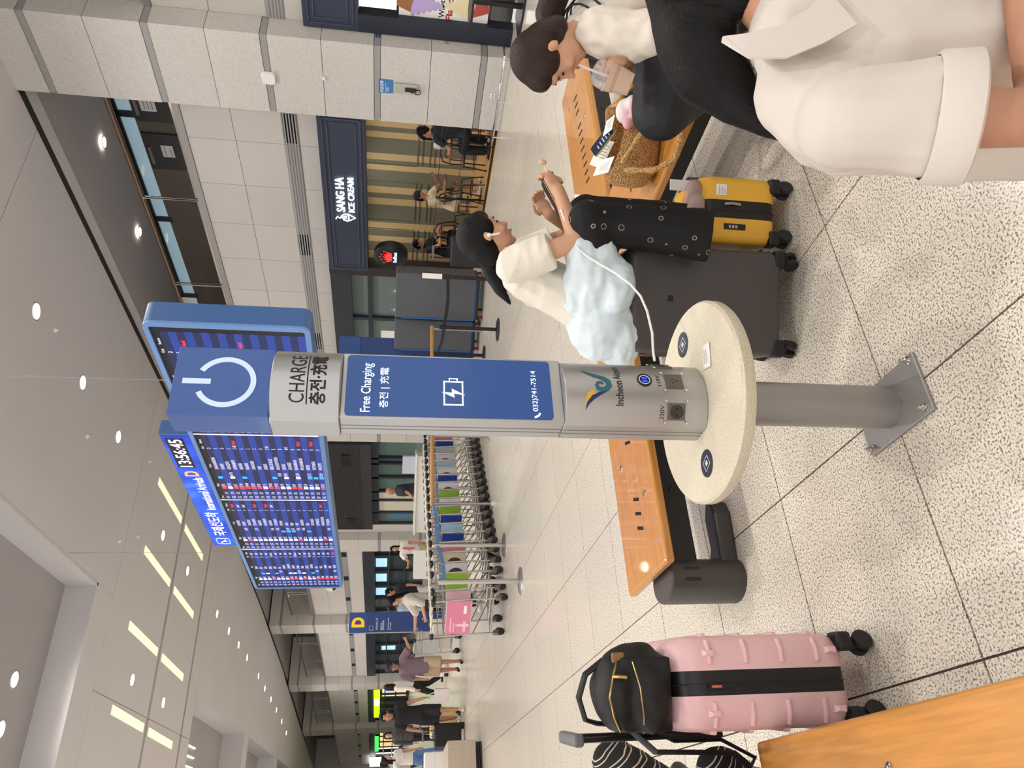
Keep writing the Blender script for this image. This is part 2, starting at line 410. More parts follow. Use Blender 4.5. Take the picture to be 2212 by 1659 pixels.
balustrade(51.5, 60.9, 8.6, 'glass balustrade over the lime green shop sign', 3, 7.45)
# far mezzanine recess
struct(MB().prism([(10.6, 30), (9.8, 41), (8.6, 52), (7.2, 63), (5.6, 75), (9, 76), (12, 60), (14, 33)], 5.26, 5.4).build('trim_3', M_STEELD, None, 0))
struct(MB().loft([[(13.6, 33, 5.4), (13.6, 33, 7.5)], [(12.6, 45, 5.4), (12.6, 45, 7.5)], [(10.5, 60, 5.4), (10.5, 60, 7.5)], [(8, 76, 5.4), (8, 76, 7.5)]], closed=False).build('wall_mezzanine_far', M_MEZZ, None, 0))
M_RED = mat('red_sign', 'A03030', .5)
tag(MB().box(11.4, 11.5, 46.3, 47.5, 6.3, 6.8).build('mezzanine_sign', M_RED, None, 0), 'small red sign behind the far glass balustrade', 'sign')
tag(MB().box(12.2, 12.3, 37.2, 38.4, 6.5, 6.95).build('mezzanine_sign', mat('sign_navy', '22304C', .5), None, 0), 'dark navy sign on the mezzanine beside the fourth pillar', 'sign')
for y in (9.6, 11.2, 13.8): downlight(12.2, y, 7.5, 'small downlight over the mezzanine walkway', .45, 'mezzanine downlights', .1)
for x, y in ((11.8, 34.5), (11.2, 44), (10.2, 54)): downlight(x, y, 7.5, 'small downlight over the far mezzanine', .5, 'mezzanine downlights', .1)

# ================================================================== CEILING
ce = struct(MB().box(-14, 5.4, -9, 78, 8.7, 8.9).box(5.4, 12.95, -9, 78, 7.62, 8.9).box(12.95, 16.5, -9, 78, 8.3, 8.9).build('ceiling', M_GAP, None, 0))
def cpan(x0, x1, y0, y1, m=M_CEIL, z=CZ, g=.008, th=.06): return MB().box(x0+g, x1-g, y0+g, y1-g, z, z+th).build('panel', m, ce, 0)
CX0, CX1, CY1 = -4.2, 4.8, 16.22         # coffer over the seats
cpan(CX1, 10.2, -9, 1.5); cpan(CX1, 10.2, 1.5, 9.2); cpan(CX1, 10.2, 9.2, CY1+1)
cpan(-14, CX0, -9, CY1+1)
cpan(CX0, CX1, CY1, CY1+1, g=.0)
for a, b in ((CY1+1, 21.36), (21.56, 25.05), (25.2, 26.2)):
    for x0, x1 in ((-14, -3.4), (-3.4, 2.9), (2.9, 10.2)): cpan(x0, x1, a, b)
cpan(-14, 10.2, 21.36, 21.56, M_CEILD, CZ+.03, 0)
x2 = 4.2
for (a, b, e0, e1) in ((26.2, 36.2, 10.2, 9.6), (36.2, 37.3, 9.6, 9.5), (37.3, 47., 9.5, 8.6), (47., 48.1, 8.6, 8.4), (48.1, 58, 8.4, 7.2), (58, 78, 7.2, 5.)):
    xx = x2 if b-a > 5 and b < 70 else -14
    MB().prism([(xx, a+.008), (e0, a+.008), (e1, b-.008), (xx, b-.008)], CZ, CZ+.06).build('panel', M_CEIL, ce, 0)
    if xx > 0:
        cpan(-14, -6, a, b)
        for q in ((x2-.06, x2, a, b), (-6, -5.94, a, b), (-6, x2, a, a+.06), (-6, x2, b-.06, b)): MB().box(q[0], q[1], q[2], q[3], CZ, 8.45).build('coffer_side', M_CEIL, ce, 0)
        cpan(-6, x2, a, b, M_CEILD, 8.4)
# first coffer
for q in ((CX1-.06, CX1, -6, CY1), (CX0, CX0+.06, -6, CY1), (CX0, CX1, CY1-.06, CY1), (CX0, CX1, -6, -5.94)): MB().box(q[0], q[1], q[2], q[3], CZ, 8.2).build('coffer_side', M_CEIL, ce, 0)
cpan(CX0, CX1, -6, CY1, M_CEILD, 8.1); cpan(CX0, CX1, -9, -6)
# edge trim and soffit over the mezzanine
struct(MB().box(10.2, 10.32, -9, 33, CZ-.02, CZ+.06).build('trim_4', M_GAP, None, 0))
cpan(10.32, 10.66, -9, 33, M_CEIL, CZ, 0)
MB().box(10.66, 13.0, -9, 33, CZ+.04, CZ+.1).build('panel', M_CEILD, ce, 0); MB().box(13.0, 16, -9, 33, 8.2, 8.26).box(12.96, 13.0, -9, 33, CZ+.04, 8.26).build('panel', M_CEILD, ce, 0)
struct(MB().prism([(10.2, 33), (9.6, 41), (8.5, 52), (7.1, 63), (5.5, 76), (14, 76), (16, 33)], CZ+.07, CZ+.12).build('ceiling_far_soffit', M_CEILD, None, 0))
# linear ceiling lamps
M_STRIP = mat('strip_lamp', 'F2E4BE', .5, emit='F4E3B4', es=.95)
for r, (ya, yb) in enumerate(((18.6, 21.2), (21.7, 24.25))):
    for k in range(6):
        x = 8.12-1.8*k-(.1*r); 
        t = thing('linear_lamp', 'long cream linear lamp set flush in the hall ceiling', 'ceiling lamp', (x, ya, CZ), R(1.6), 'linear ceiling lamps')
        MB().box(-.1, .1, 0, yb-ya, -.012, -.001).build('diffuser', M_STRIP, t, 0)
        MB().box(-.115, -.1, -.015, yb-ya+.015, -.006, -.0005).box(.1, .115, -.015, yb-ya+.015, -.006, -.0005).build('lamp_frame', M_RING, t, 0)
# cove tubes glowing in the far coffer
M_TUBE = mat('cove_tube', 'E8F0D0', .5, emit='DDEBC0', es=1.2)
for k in range(7):
    tag(MB().box(1.2+k*.32, 1.25+k*.32, 29.6, 31.2, 8.34, 8.395).build('fluorescent_tube', M_TUBE), 'slim fluorescent tube in the far ceiling coffer', 'ceiling lamp', 'far coffer tubes')
# sprinkler heads and smoke detectors
me = MB().lathe([(.05, 0), (.05, -.02), (.03, -.035), (.012, -.06), (.001, -.062)], 12).mesh('detector_body', M_WHITE)
for x, y in ((7.9, 11.6), (7.0, 13.9), (6.4, 17.9), (8.2, 17.6), (5.9, 16.8)):
    o = mk('smoke_detector', me, loc=(x, y, CZ)); tag(o, 'small round smoke detector on the grey hall ceiling', 'detector', 'ceiling detectors')
def PXp(x, y, X): d = ray(x, y); return CAM + d*(X/d.x)
E_WHITE = mat('sign_white_glow', 'FFFFFF', .5, emit='E9F4FF', es=2.4)
# ================================================================== ICE CREAM SHOP
shop = struct(MB().box(12.42, 12.6, 8.2, 15.2, 0, 3.05).box(10.6, 12.5, 15.05, 15.2, 0, 3.05).build('wall_shop', M_WJ, None, 0))
M_CREAM = mat('stripe_cream', 'D8BE8C', .6); M_SAGE = mat('stripe_sage', '7F7D6C', .6)
cuts = [8.2] + [PXp(800, q, 12.4).y for q in (271, 282, 295, 329, 343, 352, 365, 401, 415, 426, 440, 478, 494, 508, 520, 540, 556)] + [15.05]
for k, (a, b) in enumerate(zip(cuts, cuts[1:])):
    MB().box(12.40, 12.42, a, b, 0, 3.05).build('wall_panel', M_CREAM if k % 2 == 0 else M_SAGE, shop, 0)
for a, b in ((8.3, 11.4), (11.9, 13.1), (13.4, 14.9)):                    # raised mouldings
    for z in (.92, 1.02, 1.18, 1.28): MB().box(12.385, 12.4, a, b, z-.008, z+.008).build('moulding', M_SAGE, shop, 0)
    for y in (a, b): MB().box(12.385, 12.4, y-.008, y+.008, 1.28, 2.6).build('moulding', M_SAGE, shop, 0)
struct(MB().box(10.18, 12.4, 8.42, 15.05, 0, .012).build('floor_shop', mat('shop_wood_floor', 'C99A62', .35, var=.1, vs=6, stretch=(1, 10, 1)), None, 0))
struct(MB().box(10.6, 12.5, 8.3, 15.1, 3.0, 3.06).build('ceiling_shop', mat('shop_ceiling', 'C8BCA8', .8), None, 0))
for x, y in ((11.5, 9.6), (11.5, 11.6), (11.5, 13.6)): downlight(x, y, 2.99, 'small warm downlight inside the ice cream shop', .3, 'shop downlights', .07)
M_MOULD = mat('navy_moulding', '3F4659', .45)
def fascia(x, y0, y1, z0, z1, label):
    t = thing('shop_fascia', label, 'shop sign', (x, y0, z0))
    W, H = y1-y0, z1-z0
    MB().box(0, FX-.002-x, 0, W, 0, H).build('fascia_board', M_NAVY, t, 0, .006)
    for ins, th in ((.07, .018), (.15, .014)):
        for q in ((ins, W-ins, ins, ins+.022), (ins, W-ins, H-ins-.022, H-ins), (ins, ins+.022, ins, H-ins), (W-ins-.022, W-ins, ins, H-ins)):
            MB().box(-th, 0, q[0], q[1], q[2], q[3]).build('moulding', M_MOULD, t, 0, .004)
    return t
fs = fascia(10.2, 8.40, 12.35, 2.24, 3.03, 'navy fascia with glowing white SANG HA ICE CREAM lettering')
def on(p): return facing((p[0]-10.2, p[1]-8.40, p[2]-2.24), (0, -1, 0))
text('lettering', 'SANG HA', .2, E_WHITE, fs, on((10.178, 10.61, 2.635)), bold=.012, depth=.006, width=.86, height=.16)
text('lettering', 'ICE CREAM', .15, E_WHITE, fs, on((10.178, 10.61, 2.46)), bold=.01, depth=.006, width=.86, height=.115)
c = MB(); yy = 10.76-8.4
c.tube([(-.025, yy-.085, .33), (-.025, yy, .215), (-.025, yy+.085, .33), (-.025, yy-.085, .345)], .012, 6)
c.tube([(-.025, yy-.1, .36), (-.025, yy, .335), (-.025, yy+.1, .36), (-.025, yy+.07, .43), (-.025, yy-.02, .46), (-.025, yy-.085, .43), (-.025, yy-.09, .36)], .012, 6)
c.tube([(-.025, yy-.05, .46), (-.025, yy+.03, .5), (-.025, yy-.01, .55), (-.025, yy+.05, .58)], .012, 6)
c.tube([(-.025, yy-.03, .385), (-.025, yy+.03, .385), (-.025, yy+.03, .42), (-.025, yy-.03, .42), (-.025, yy-.03, .385)], .009, 6)
c.build('cone_emblem', E_WHITE, fs)
f2 = fascia(10.4, 4.9, 7.0, 2.31, 3.12, 'navy fascia panel on the far side of the stone pillar')
# dark end post of the shop front
struct(MB().box(10.3, 10.56, 12.35, 12.62, 0, 3.05).build('trim_5', mat('post_dark', '2A2624', .5), None, 0))
# right of the pillar: navy post, poster stand, counter
struct(MB().box(10.40, 10.6, 6.72, 7.0, 0, 2.31).build('trim_6', mat('navy_dark', '262B38', .5), None, 0))
struct(MB().box(11.6, 11.7, 0, 7.0, 0, 3.05).box(10.6, 11.6, 0, 7.0, 3.0, 3.06).build('wall_counter', mat('beige_board', 'A98F66', .6), None, 0))
ps = thing('poster_stand', 'white soft serve ice cream poster in a black frame beside the pillar', 'poster', (10.5, 5.5, .36))
MB().box(0, .05, 0, 1.30, 0, 1.40).build('frame', M_BLACK, ps, 0)
MB().box(-.004, 0, .03, 1.275, .035, 1.365).build('sheet', M_PAPER, ps, 0)
M_LILAC = mat('print_lilac', 'B9A6D8', .6); M_VAN = mat('print_vanilla', 'E6D9B0', .6); M_WAFF = mat('print_waffle', '9C6B45', .6); M_WAFF2 = mat('print_waffle_red', 'B5544A', .6)
def swirl(z0, y0, m, mw, s):
    b = MB()
    for i in range(6):
        r = .2*(1-i/6.3); zz = z0+s*(i*.075); b.loft([[(xx, y0+r*math.cos(a*.3142), zz+.05*math.sin(a*.3142)+.05*r/.2*math.cos(a*.3142)) for a in range(20)] for xx in (-.007-.0004*i, -.005)])
    b.build('printed_ice_cream', m, ps, 0)
    MB().loft([[(x, y0-.15, z0-s*.03), (x, y0+.15, z0-s*.03), (x, y0+.05, z0-s*.28), (x, y0-.05, z0-s*.28)] for x in (-.006, -.0045)]).build('printed_cone', mw, ps, 0)
swirl(1.12, 1.03, M_LILAC, M_WAFF, -1); swirl(.30, 1.0, M_VAN, M_WAFF2, 1)
text('lettering', "What's Your", .1, M_INK, ps, facing((-.0055, 1.2, .69), (0, -1, 0)), bold=.02, width=.62, height=.09)
text('lettering', 'Flavor of', .12, mat('ink_red', 'A3262A', .6), ps, facing((-.0055, 1.24, .57), (0, -1, 0)), bold=.03, width=.66, height=.1)
tb = thing('cafe_table', 'black low table base beside the ice cream poster', 'table', (9.95, 6.05, 0))
MB().box(-.3, .3, -.35, .35, .0, .03).build('base', M_BLACK, tb, 0); MB().box(-.03, .03, -.03, .03, .03, .7).build('pole', M_BLACK, tb, 0); MB().box(-.3, .3, -.35, .35, .7, .73).build('tabletop', M_BLACK, tb, 0)
# round hanging sign with crown
rs = thing('round_sign', 'round black light box sign with a red crown', 'sign', (10.02, 11.56, 1.77))
rm = Matrix.Rotation(R(-90), 4, 'Y')
b = MB(rm.copy()); b.lathe([(.30, -.08), (.335, -.06), (.335, .06), (.30, .08)], 40); b.build('light_box', M_BLACK, rs)
cr = [(-.13, -.05), (.13, -.05), (.17, .1), (.085, .03), (.06, .14), (.0, .04), (-.06, .14), (-.085, .03), (-.17, .1)]
cr = [(-.11, -.06), (.11, -.06), (.15, .06), (.085, .015), (.07, .10), (.025, .03), (0, .13), (-.025, .03), (-.07, .10), (-.085, .015), (-.15, .06)]
E_RED = mat('crown_red_glow', 'E8322E', .5, emit='FF2A22', es=1.6)
b = MB(); b.loft([[(x, -p[0], p[1]+.04) for p in cr] for x in (-.088, -.078)])
for p in ((-.165, .085), (-.075, .135), (0, .165), (.075, .135), (.165, .085)): b.ell((-.086, p[0], p[1]+.05), .013, 8, 6)
b.build('crown', E_RED, rs, 0)
text('lettering', 'RedBeast', .1, mat('sign_blue_glow', 'CFE2FF', .5, emit='BBD8FF', es=1.3), rs, facing((-.083, .15, -.12), (0, -1, 0)), bold=.0, depth=.003, width=.3, height=.075)
MB().box(.0, .29, .30, .34, .0, .06).box(.26, .30, .30, .80, .0, .06).build('bracket', M_BLACK, rs, 0)

# ------------------------------------------------------------------ glazed shopfront left of the ice cream shop
sf = struct(MB().box(10.50, 10.56, 12.62, 18.8, .12, 2.72).build('window_1', M_PANE, None, 0))
MB().box(10.36, 10.56, 12.62, 18.8, 2.62, 3.05).build('window_frame', M_DARKF, sf, 0)
for y in (12.66, 14.35, 16.0, 17.4, 18.72): MB().box(10.42, 10.56, y-.05, y+.05, 0, 2.63).build('mullion', M_DARKF, sf, 0)
for z in (.06, .8, 1.45, 2.22): MB().box(10.43, 10.56, 12.62, 18.8, z-.05, z+.05).build('transom', M_DARKF, sf, 0)
M_INKW = mat('ink_white', 'E6EEF2', .6)
for y in (13.3, 14.0): text('arrow_mark', '↓' if False else '←', .16, M_INKW, sf, facing((10.495, y, 1.62), (0, 0, 1), (0, 1, 0)), bold=.01)
MB().box(10.488, 10.495, 14.9, 15.5, 1.62, 1.98).build('door_notice', M_PAPER, sf, 0)
# ------------------------------------------------------------------ dark automatic doors beyond the board (bay two)
M_LOUV = mat('charcoal_cladding', '34343A', .5, .2)
pt = struct(MB().box(10.2, 10.55, 20.5, 27.8, 2.28, 3.66).build('wall_portal', M_LOUV, None, 0))
for k in range(14): MB().box(10.185, 10.2, 20.5, 27.8, 2.62+k*.07, 2.645+k*.07).build('cladding_slat', M_CHARD, pt, 0)
for y in (21.2, 26.6): MB().box(10.17, 10.186, y, y+.8, 2.9, 3.2).build('grille_opening', M_HOLE, pt, 0)
struct(MB().box(10.45, 10.56, 20.17, 20.5, 0, 3.66).box(10.45, 10.56, 27.8, 28.8, 0, 3.66).build('wall_portal_side', M_WALL, None, 0))
dw = struct(MB().box(10.5, 10.55, 20.5, 27.8, .05, 2.28).build('door_2', mat('door_glass', '5E746E', .08, spec=.9), None, 0))
for y in (20.55, 21.9, 22.3, 23.4, 24.6, 25.4, 26.6, 27.75): MB().box(10.40, 10.55, y-.06, y+.06, 0, 2.28).build('door_frame', M_DARKF, dw, 0)
MB().box(10.4, 10.55, 20.5, 27.8, 2.05, 2.28).build('door_frame', M_DARKF, dw, 0)
MB().box(10.46, 10.5, 24.65, 26.5, .0, 2.04).build('pale_panel', mat('door_panel_pale', 'CFC8B8', .6), dw, 0)
MB().box(10.47, 10.5, 26.75, 27.3, .9, 1.6).build('info_sticker', mat('sticker_blue', '3F6FA8', .5), dw, 0)

# ================================================================== ARRIVALS BOARD
BA = V3((5.0, 7.08, 0)); BB = V3((4.66, 16.2, 0)); bd = (BB-BA).normalized(); bang = math.atan2(bd.y, bd.x)-math.pi/2
M_BFR = mat('board_frame_blue', '6C92CC', .35); M_BSIDE = mat('board_side_blue', '45689E', .4)
M_SC0 = mat('led_black', '08080C', .4, emit='14141C', es=.5)
M_SC1 = mat('led_row_dark', '0A0F28', .4, emit='1A2456', es=.75); M_SC2 = mat('led_row_blue', '0E1C55', .4, emit='22409A', es=.8)
M_LEDW = mat('led_text', 'FFFFFF', .5, emit='B9B6F4', es=.9); M_LEDR = mat('led_red', 'FF3030', .5, emit='FF3A34', es=1.1)
M_LEDB = mat('led_cyan', '2E9CF0', .5, emit='2A9CFF', es=1.0); M_LEDP = mat('led_pale', 'E4DCF8', .5, emit='DCD2F6', es=.95); M_LEDO = mat('led_orange', 'FF9A30', .5, emit='FF9A38', es=1.3)
M_HDR = mat('led_header', '1238B8', .4, emit='1440D8', es=.8)
T = NT(M_HDR); tc = T.n('ShaderNodeTexCoord'); nz = T.n('ShaderNodeTexNoise', i_Scale=1.6, i_Detail=6.); T.l(tc.outputs['Object'], nz.inputs['Vector'])
crp = T.n('ShaderNodeValToRGB'); e = crp.color_ramp.elements; e[0].position = .35; e[0].color = lin('0A1C8C'); e[1].position = .62; e[1].color = lin('1A6BF0'); q = e.new(.8); q.color = lin('9CC8FF'); T.l(nz.outputs[0], crp.inputs[0]); T.l(crp.outputs[0], T.b.inputs['Emission Color'])
BL_ = (BB-BA).length; ZB0, ZB1 = 2.59, 4.39
bo = thing('arrivals_board', 'wide blue framed flight arrivals screen hanging from the ceiling', 'display board', (BA.x, BA.y, 0), bang)
sec = [.17, 2.515, 4.67, 6.865, 9.0]
hs = MB(); hs.loft([[(x, p[0]+BL_/2, p[1]+(ZB0+ZB1)/2) for p in rrect(BL_, ZB1-ZB0, .1)] for x in (.0, .26)]); hs.build('housing', M_BSIDE, bo)
fr = MB()
outer = rrect(BL_, ZB1-ZB0, .1, 5, BL_/2, (ZB0+ZB1)/2); inner = rrect(BL_-.15, ZB1-ZB0-.12, .03, 5, BL_/2, (ZB0+ZB1)/2)
fr.loft([[(0, *p) for p in outer], [(-.03, *p) for p in outer], [(-.035, *p) for p in inner], [(0, *p) for p in inner]], cap=False); fr.build('bezel', M_BFR, bo)
MB().box(-.012, .0, .08, BL_-.08, ZB0+.06, ZB1-.06).build('screen', M_SC0, bo, 0)
rh = (4.33-2.65)/19
def rowz(k): return 4.33-(k+1)*rh                     # bottom of row k (0 = heading)
b1, b2 = MB(), MB()
for s0, s1 in zip(sec, sec[1:]):
    for k in range(1, 19): (b1 if k % 2 else b2).box(-.014, -.012, s0+.01, s1-.01, rowz(k), rowz(k)+rh)
b1.build('screen_rows', M_SC1, bo, 0); b2.build('screen_rows', M_SC2, bo, 0)
b = MB()
for s in sec[1:4]: b.box(-.017, -.012, s-.012, s+.012, 2.66, 4.33)
b.build('column_lines', M_LEDP, bo, 0)
city = [['TOKYO/NARITA','OSAKA/KANSAI','HANOI','TAIPEI','BANGKOK','MANILA','DANANG','SHANGHAI/PUDONG','FUKUOKA','XIAMEN','CEBU','SINGAPORE','DALIAN','TIANJIN','JEJU','HONG KONG','SEATTLE','NAGOYA'],
 ['SHANGHAI/PUDONG','FUKUOKA','GUANGZHOU','SUVARNABHUMI','SHENZHEN','SINGAPORE','OSAKA/KANSAI','TAIPEI','QINGDAO','PARIS/C DE GAULLE','DALLAS/FORT WORTH','QINGDAO','LOS ANGELES','BALI/NGURAH RAI','NEW ULAANBAATAR','SAPPORO','TOKYO/NARITA','VANCOUVER'],
 ['KAOHSIUNG','SAPPORO','GUANGZHOU','TOKYO/NARITA','HANGZHOU','SUVARNABHUMI','KAOHSIUNG','TOKYO/NARITA','CAM RANH','HANOI','PUSAN','TAIPEI','GUANGZHOU','SEOUL','TOKYO/NARITA','SAN FRANCISCO','SHANGHAI/PUDONG','TOKYO/NARITA'],
 ['DALIAN','CEBU','OSAKA','BEIJING','HANOI','XIAN','SHENYANG','CHANGCHUN','QINGDAO','DANANG','YANTAI','CHITOSE','NHA TRANG','GUAM','MACAU','OKINAWA','HARBIN','FUKUOKA']]
exits = 'D E D E C→B E C C D C→B E D B→C B D C D B'.split()
rnd = random.Random(3)
def col(secn, off, lines, size, m, wide=None, name='screen_text'):
    # each line is set on its own row, all lines of one column form one printed part
    body = '\n'.join(lines)
    me = text_mesh(body, .064, lsp=1.172, bold=.0)
    for v in me.vertices: v.co.y *= rh/.075; v.co.x *= size
    Mx = facing((-.0165, sec[secn]+off, rowz(1)+rh*.25), (0, -1, 0))
    for v in me.vertices: v.co = Mx @ v.co
    me.materials.clear(); me.materials.append(m); o = bpy.data.objects.new(name, me); COL.objects.link(o); o.parent = bo; o['kind'] = 'stuff'
i1 = {0: MB(), 1: MB(), 2: MB()}
for s in range(4):
    W = sec[s+1]-sec[s]; tms = []; t = 700+30*s
    for k in range(18): t += rnd.randint(0, 6); tms.append(t)
    f = lambda t: f'{t//60 % 24:02d}:{t % 60:02d}'
    col(s, W-.06, [f(t) for t in tms], .62, M_LEDW); col(s, W-.215, [f(t+rnd.randint(-9, 9)) for t in tms], .62, M_LEDW)
    col(s, W-.50, [f"{rnd.choice(['KE','OZ','7C','LJ','TW','BX','CA','MU'])} {rnd.randint(100, 989)}" for k in range(18)], .55, M_LEDW)
    col(s, 1.28, [f"{rnd.choice(['DL','KE','AF','NH'])} {rnd.randint(5001, 7999)}" if rnd.random() < .35 else '' for k in range(18)], .5, M_LEDW)
    col(s, 1.06, city[s], .62, M_LEDW)
    col(s, .42, exits if s % 2 else [rnd.choice('BCDEF') for k in range(18)], .7, M_LEDW)
    dl = {1: (4, 14, 16), 2: (0, 4, 6, 16), 3: (17,), 0: (2, 9)}[s]
    col(s, .30, ['Delayed' if k in dl else '' for k in range(18)], .62, M_LEDR)
    col(s, .30, ['Landed' if s > 1 and k not in dl and (s == 3 or k in (1, 2, 7)) else '' for k in range(18)], .58, M_LEDW)
    for k in range(18):
        z = rowz(k+1)+rh*.12; c = rnd.choice([0, 1, 1]) ; y = sec[s]+W-.42
        i1[c].box(-.017, -.0145, y-.075, y, z, z+rh*.76)
        if rnd.random() < .4: i1[rnd.choice([1, 2, 2])].box(-.017, -.0145, sec[s]+1.30, sec[s]+1.37, z, z+rh*.76)
    for off, tx in ((W-.06, 'Time'), (W-.5, 'Flight'), (1.0, 'From'), (.42, 'Exit'), (.26, 'Status')):
        text('screen_text', tx, .05, M_LEDW, bo, facing((-.0165, sec[s]+off, rowz(0)+rh*.25), (0, -1, 0)))
for k, mm in ((0, M_LEDR), (1, M_LEDP), (2, M_LEDB)): i1[k].build('airline_marks', mm, bo, 0)['kind'] = 'stuff'
# heading screen above
hb = thing('heading_screen', 'bright blue International Arrivals heading screen above the arrivals board', 'display board', (BA.x, BA.y, 0), bang)
MB().box(.0, .22, 2.55, 6.72, 4.405, 4.80).build('housing', M_BSIDE, hb, 0, .01)
MB().box(-.008, 0, 2.6, 6.69, 4.41, 4.78).build('screen', M_HDR, hb, 0)
def ht(body, s, z, w_, h_, m, bold=.02): return text('screen_text', body, .2, m, hb, facing((-.012, s, z), (0, -1, 0)), bold=bold, width=w_, height=h_)
MB().box(-.0095, -.008, 2.66, 3.54, 4.50, 4.74).build('clock_field', M_SC0, hb, 0)
ht('13:56:45', 3.52, 4.53, .83, .18, M_LEDW); ht('D', 3.83, 4.50, .17, .2, M_LEDO, .03)
ht('International Arrivals', 5.08, 4.47, 1.2, .15, M_LEDW); ht('국제선도착', 6.2, 4.47, 1.02, .22, M_LEDW)
b = MB(); p = rrect(.26, .22, .04, 4, 6.46, 4.59); b.tube([(-.012, *q) for q in p], .006, 4, closed=True); b.build('icon_frame', M_LEDW, hb)
b = MB(); b.loft([[(x, 6.46-q[0], 4.59+q[1]) for q in ((-.08, .05), (-.05, .05), (-.02, .01), (.05, -.03), (.07, -.05), (.04, -.055), (-.0, -.03), (-.01, -.07), (-.03, -.07), (-.035, .0), (-.07, .02))] for x in (-.013, -.0095)]); b.build('landing_plane_icon', M_LEDW, hb, 0)
# slim suspension rods
for s in (1.4, 7.4): MB().cyl((.13, s, ZB1-.02), (.13, s, CZ-.001), .006, n=8).build('suspension_rod', M_STEELD, bo)
# ================================================================== TOTEM SIGNS
M_TOT = mat('totem_blue', '2E4C8C', .4); M_TOTD = mat('totem_blue_deep', '263F78', .4); M_YEL = mat('sign_yellow', 'F6B81C', .5, emit='F6B81C', es=.35)
def totem(loc, rz, w_, h_, label, letter=True):
    t = thing('totem_sign', label, 'sign', loc, rz)
    MB().box(-w_/2, w_/2, 0, .16, .03, h_-.42).build('sign_panel', M_TOTD, t, 0, .005); MB().box(-w_/2, w_/2, 0, .16, h_-.415, h_).build('sign_head', M_TOT, t, 0, .005)
    MB().box(-w_/2-.04, w_/2+.04, -.04, .2, 0, .03).build('base', M_STEELD, t, 0); MB().box(-w_/2-.015, -w_/2, 0, .16, .03, h_).build('side_edge', M_STEEL, t, 0)
    if letter:
        text('lettering', 'D', .3, M_YEL, t, facing((-.11, -.004, h_-.36), (1, 0, 0)), bold=.05, width=.23, height=.30)
        text('lettering', '국제선도착', .06, M_INKW, t, facing((-w_/2+.05, -.004, h_-.68), (1, 0, 0)), width=.28)
        text('lettering', '国际到达\n国際線到着', .05, M_INKW, t, facing((-w_/2+.05, -.004, h_-.78), (1, 0, 0)), width=.22)
        text('lettering', 'International\nArrivals', .05, M_INKW, t, facing((-w_/2+.05, -.004, h_-.94), (1, 0, 0)), width=.28)
        b = MB(); b.tube([(q[0], -.006, q[1]) for q in rrect(.1, .09, .01, 3, -w_/2+.1, h_-.52)], .003, 4, closed=True); b.build('icon_frame', M_INKW, t)
    else:
        text('lettering', 'al', .07, M_INKW, t, facing((.06, -.004, h_-1.25), (1, 0, 0)))
    return t
totem((4.45, 18.5, 0), R(-10), .47, 2.52, 'blue totem sign with a yellow letter D behind the trolleys')
totem((8.5, 12.8, 0), R(-33), .55, 2.745, 'plain blue totem sign behind the black belt barrier', False)

# ================================================================== FITTINGS ON THE NEAR PILLAR
PXF = 10.13
ap = thing('wifi_router', 'white rounded wireless router on the near stone pillar', 'router', (PXF, 7.75, 3.68))
b = MB(Matrix.Rotation(R(-90), 4, 'Y')); b.loft([[(*q, z) for q in rrect(.21*k, .21*k, .06*k, 5)] for k, z in ((1, 0), (1, .03), (.9, .045))]); b.build('case', M_WHITE, ap)
tag(MB().box(PXF-.03, PXF, 7.64, 7.69, 2.82, 2.87).build('wall_sensor', M_WHITE, None, 0, .005), 'tiny white sensor box on the near stone pillar', 'sensor')
ph = thing('wall_phone', 'grey emergency wall phone with black handset under a blue sign', 'telephone', (PXF, 7.70, 1.40))
b = MB(); b.box(-.05, 0, -.075, .075, 0, .37); b.build('case', mat('phone_grey', 'B4B2A6', .4, .2), ph, 0, .015)
MB().box(-.075, -.05, -.035, .035, .02, .2).build('handset', M_BLACK, ph, 0, .012)
b = MB()
for i in range(3):
    for j in range(4): b.box(-.056, -.05, .042+.009*i, .048+.009*i, .06+.012*j, .068+.012*j)
b.build('keypad', M_BLACK, ph, 0)
MB().tube([(-.06, -.0, .02), (-.07, -.02, -.03), (-.06, .05, -.05), (-.055, .08, -.01), (-.05, .07, .05)], .008, 6).build('cord', M_BLACK, ph)
sg = thing('phone_sign', 'blue emergency phone sign on the near stone pillar', 'sign', (PXF, 7.71, 1.785))
MB().box(-.006, 0, -.125, .125, 0, .22).build('plate', mat('sign_blue', '3E78B0', .5), sg, 0)
text('lettering', '비상전화', .06, M_INKW, sg, facing((-.0075, .11, .145), (0, -1, 0)), width=.21, height=.055, bold=.02)
text('lettering', 'Emergency Phone\n非常电话\n非常電話', .025, M_INKW, sg, facing((-.0075, .10, .11), (0, -1, 0)), width=.16)
ol = thing('wall_socket', 'white double wall socket low on the near pillar', 'socket', (PXF, 7.71, .2))
MB().box(-.012, 0, -.045, .045, -.04, .04).build('plate', M_WHITE, ol, 0, .004)
for s in (-.02, .02): MB(Matrix.Translation((-.0125, s, 0)) @ Matrix.Rotation(R(-90), 4, 'Y')).lathe([(.015, 0), (.015, .001), (.001, .0012)], 14).build('outlet_hole', mat('socket_grey', '8E8C88', .5), ol)
n1 = thing('number_plate', 'small blue number plate 1117 on the pillar side', 'sign', (10.37, 7.02, 2.01))
MB().box(-.035, .035, -.006, 0, -.02, .05).build('plate', mat('plate_navy', '2B3F70', .5), n1, 0); text('lettering', '1117', .03, M_INKW, n1, facing((-.03, -.0075, .005), (1, 0, 0)), width=.06)
tag(MB().box(10.33, 10.42, 7.012, 7.02, .96, 1.02).build('access_plate', M_VENT, None, 0), 'small grey metal access plate on the pillar side', 'plate')
kb = thing('bumper_rail', 'low steel bumper rail around the foot of the near pillar', 'rail', (10.0, 6.95, 0))
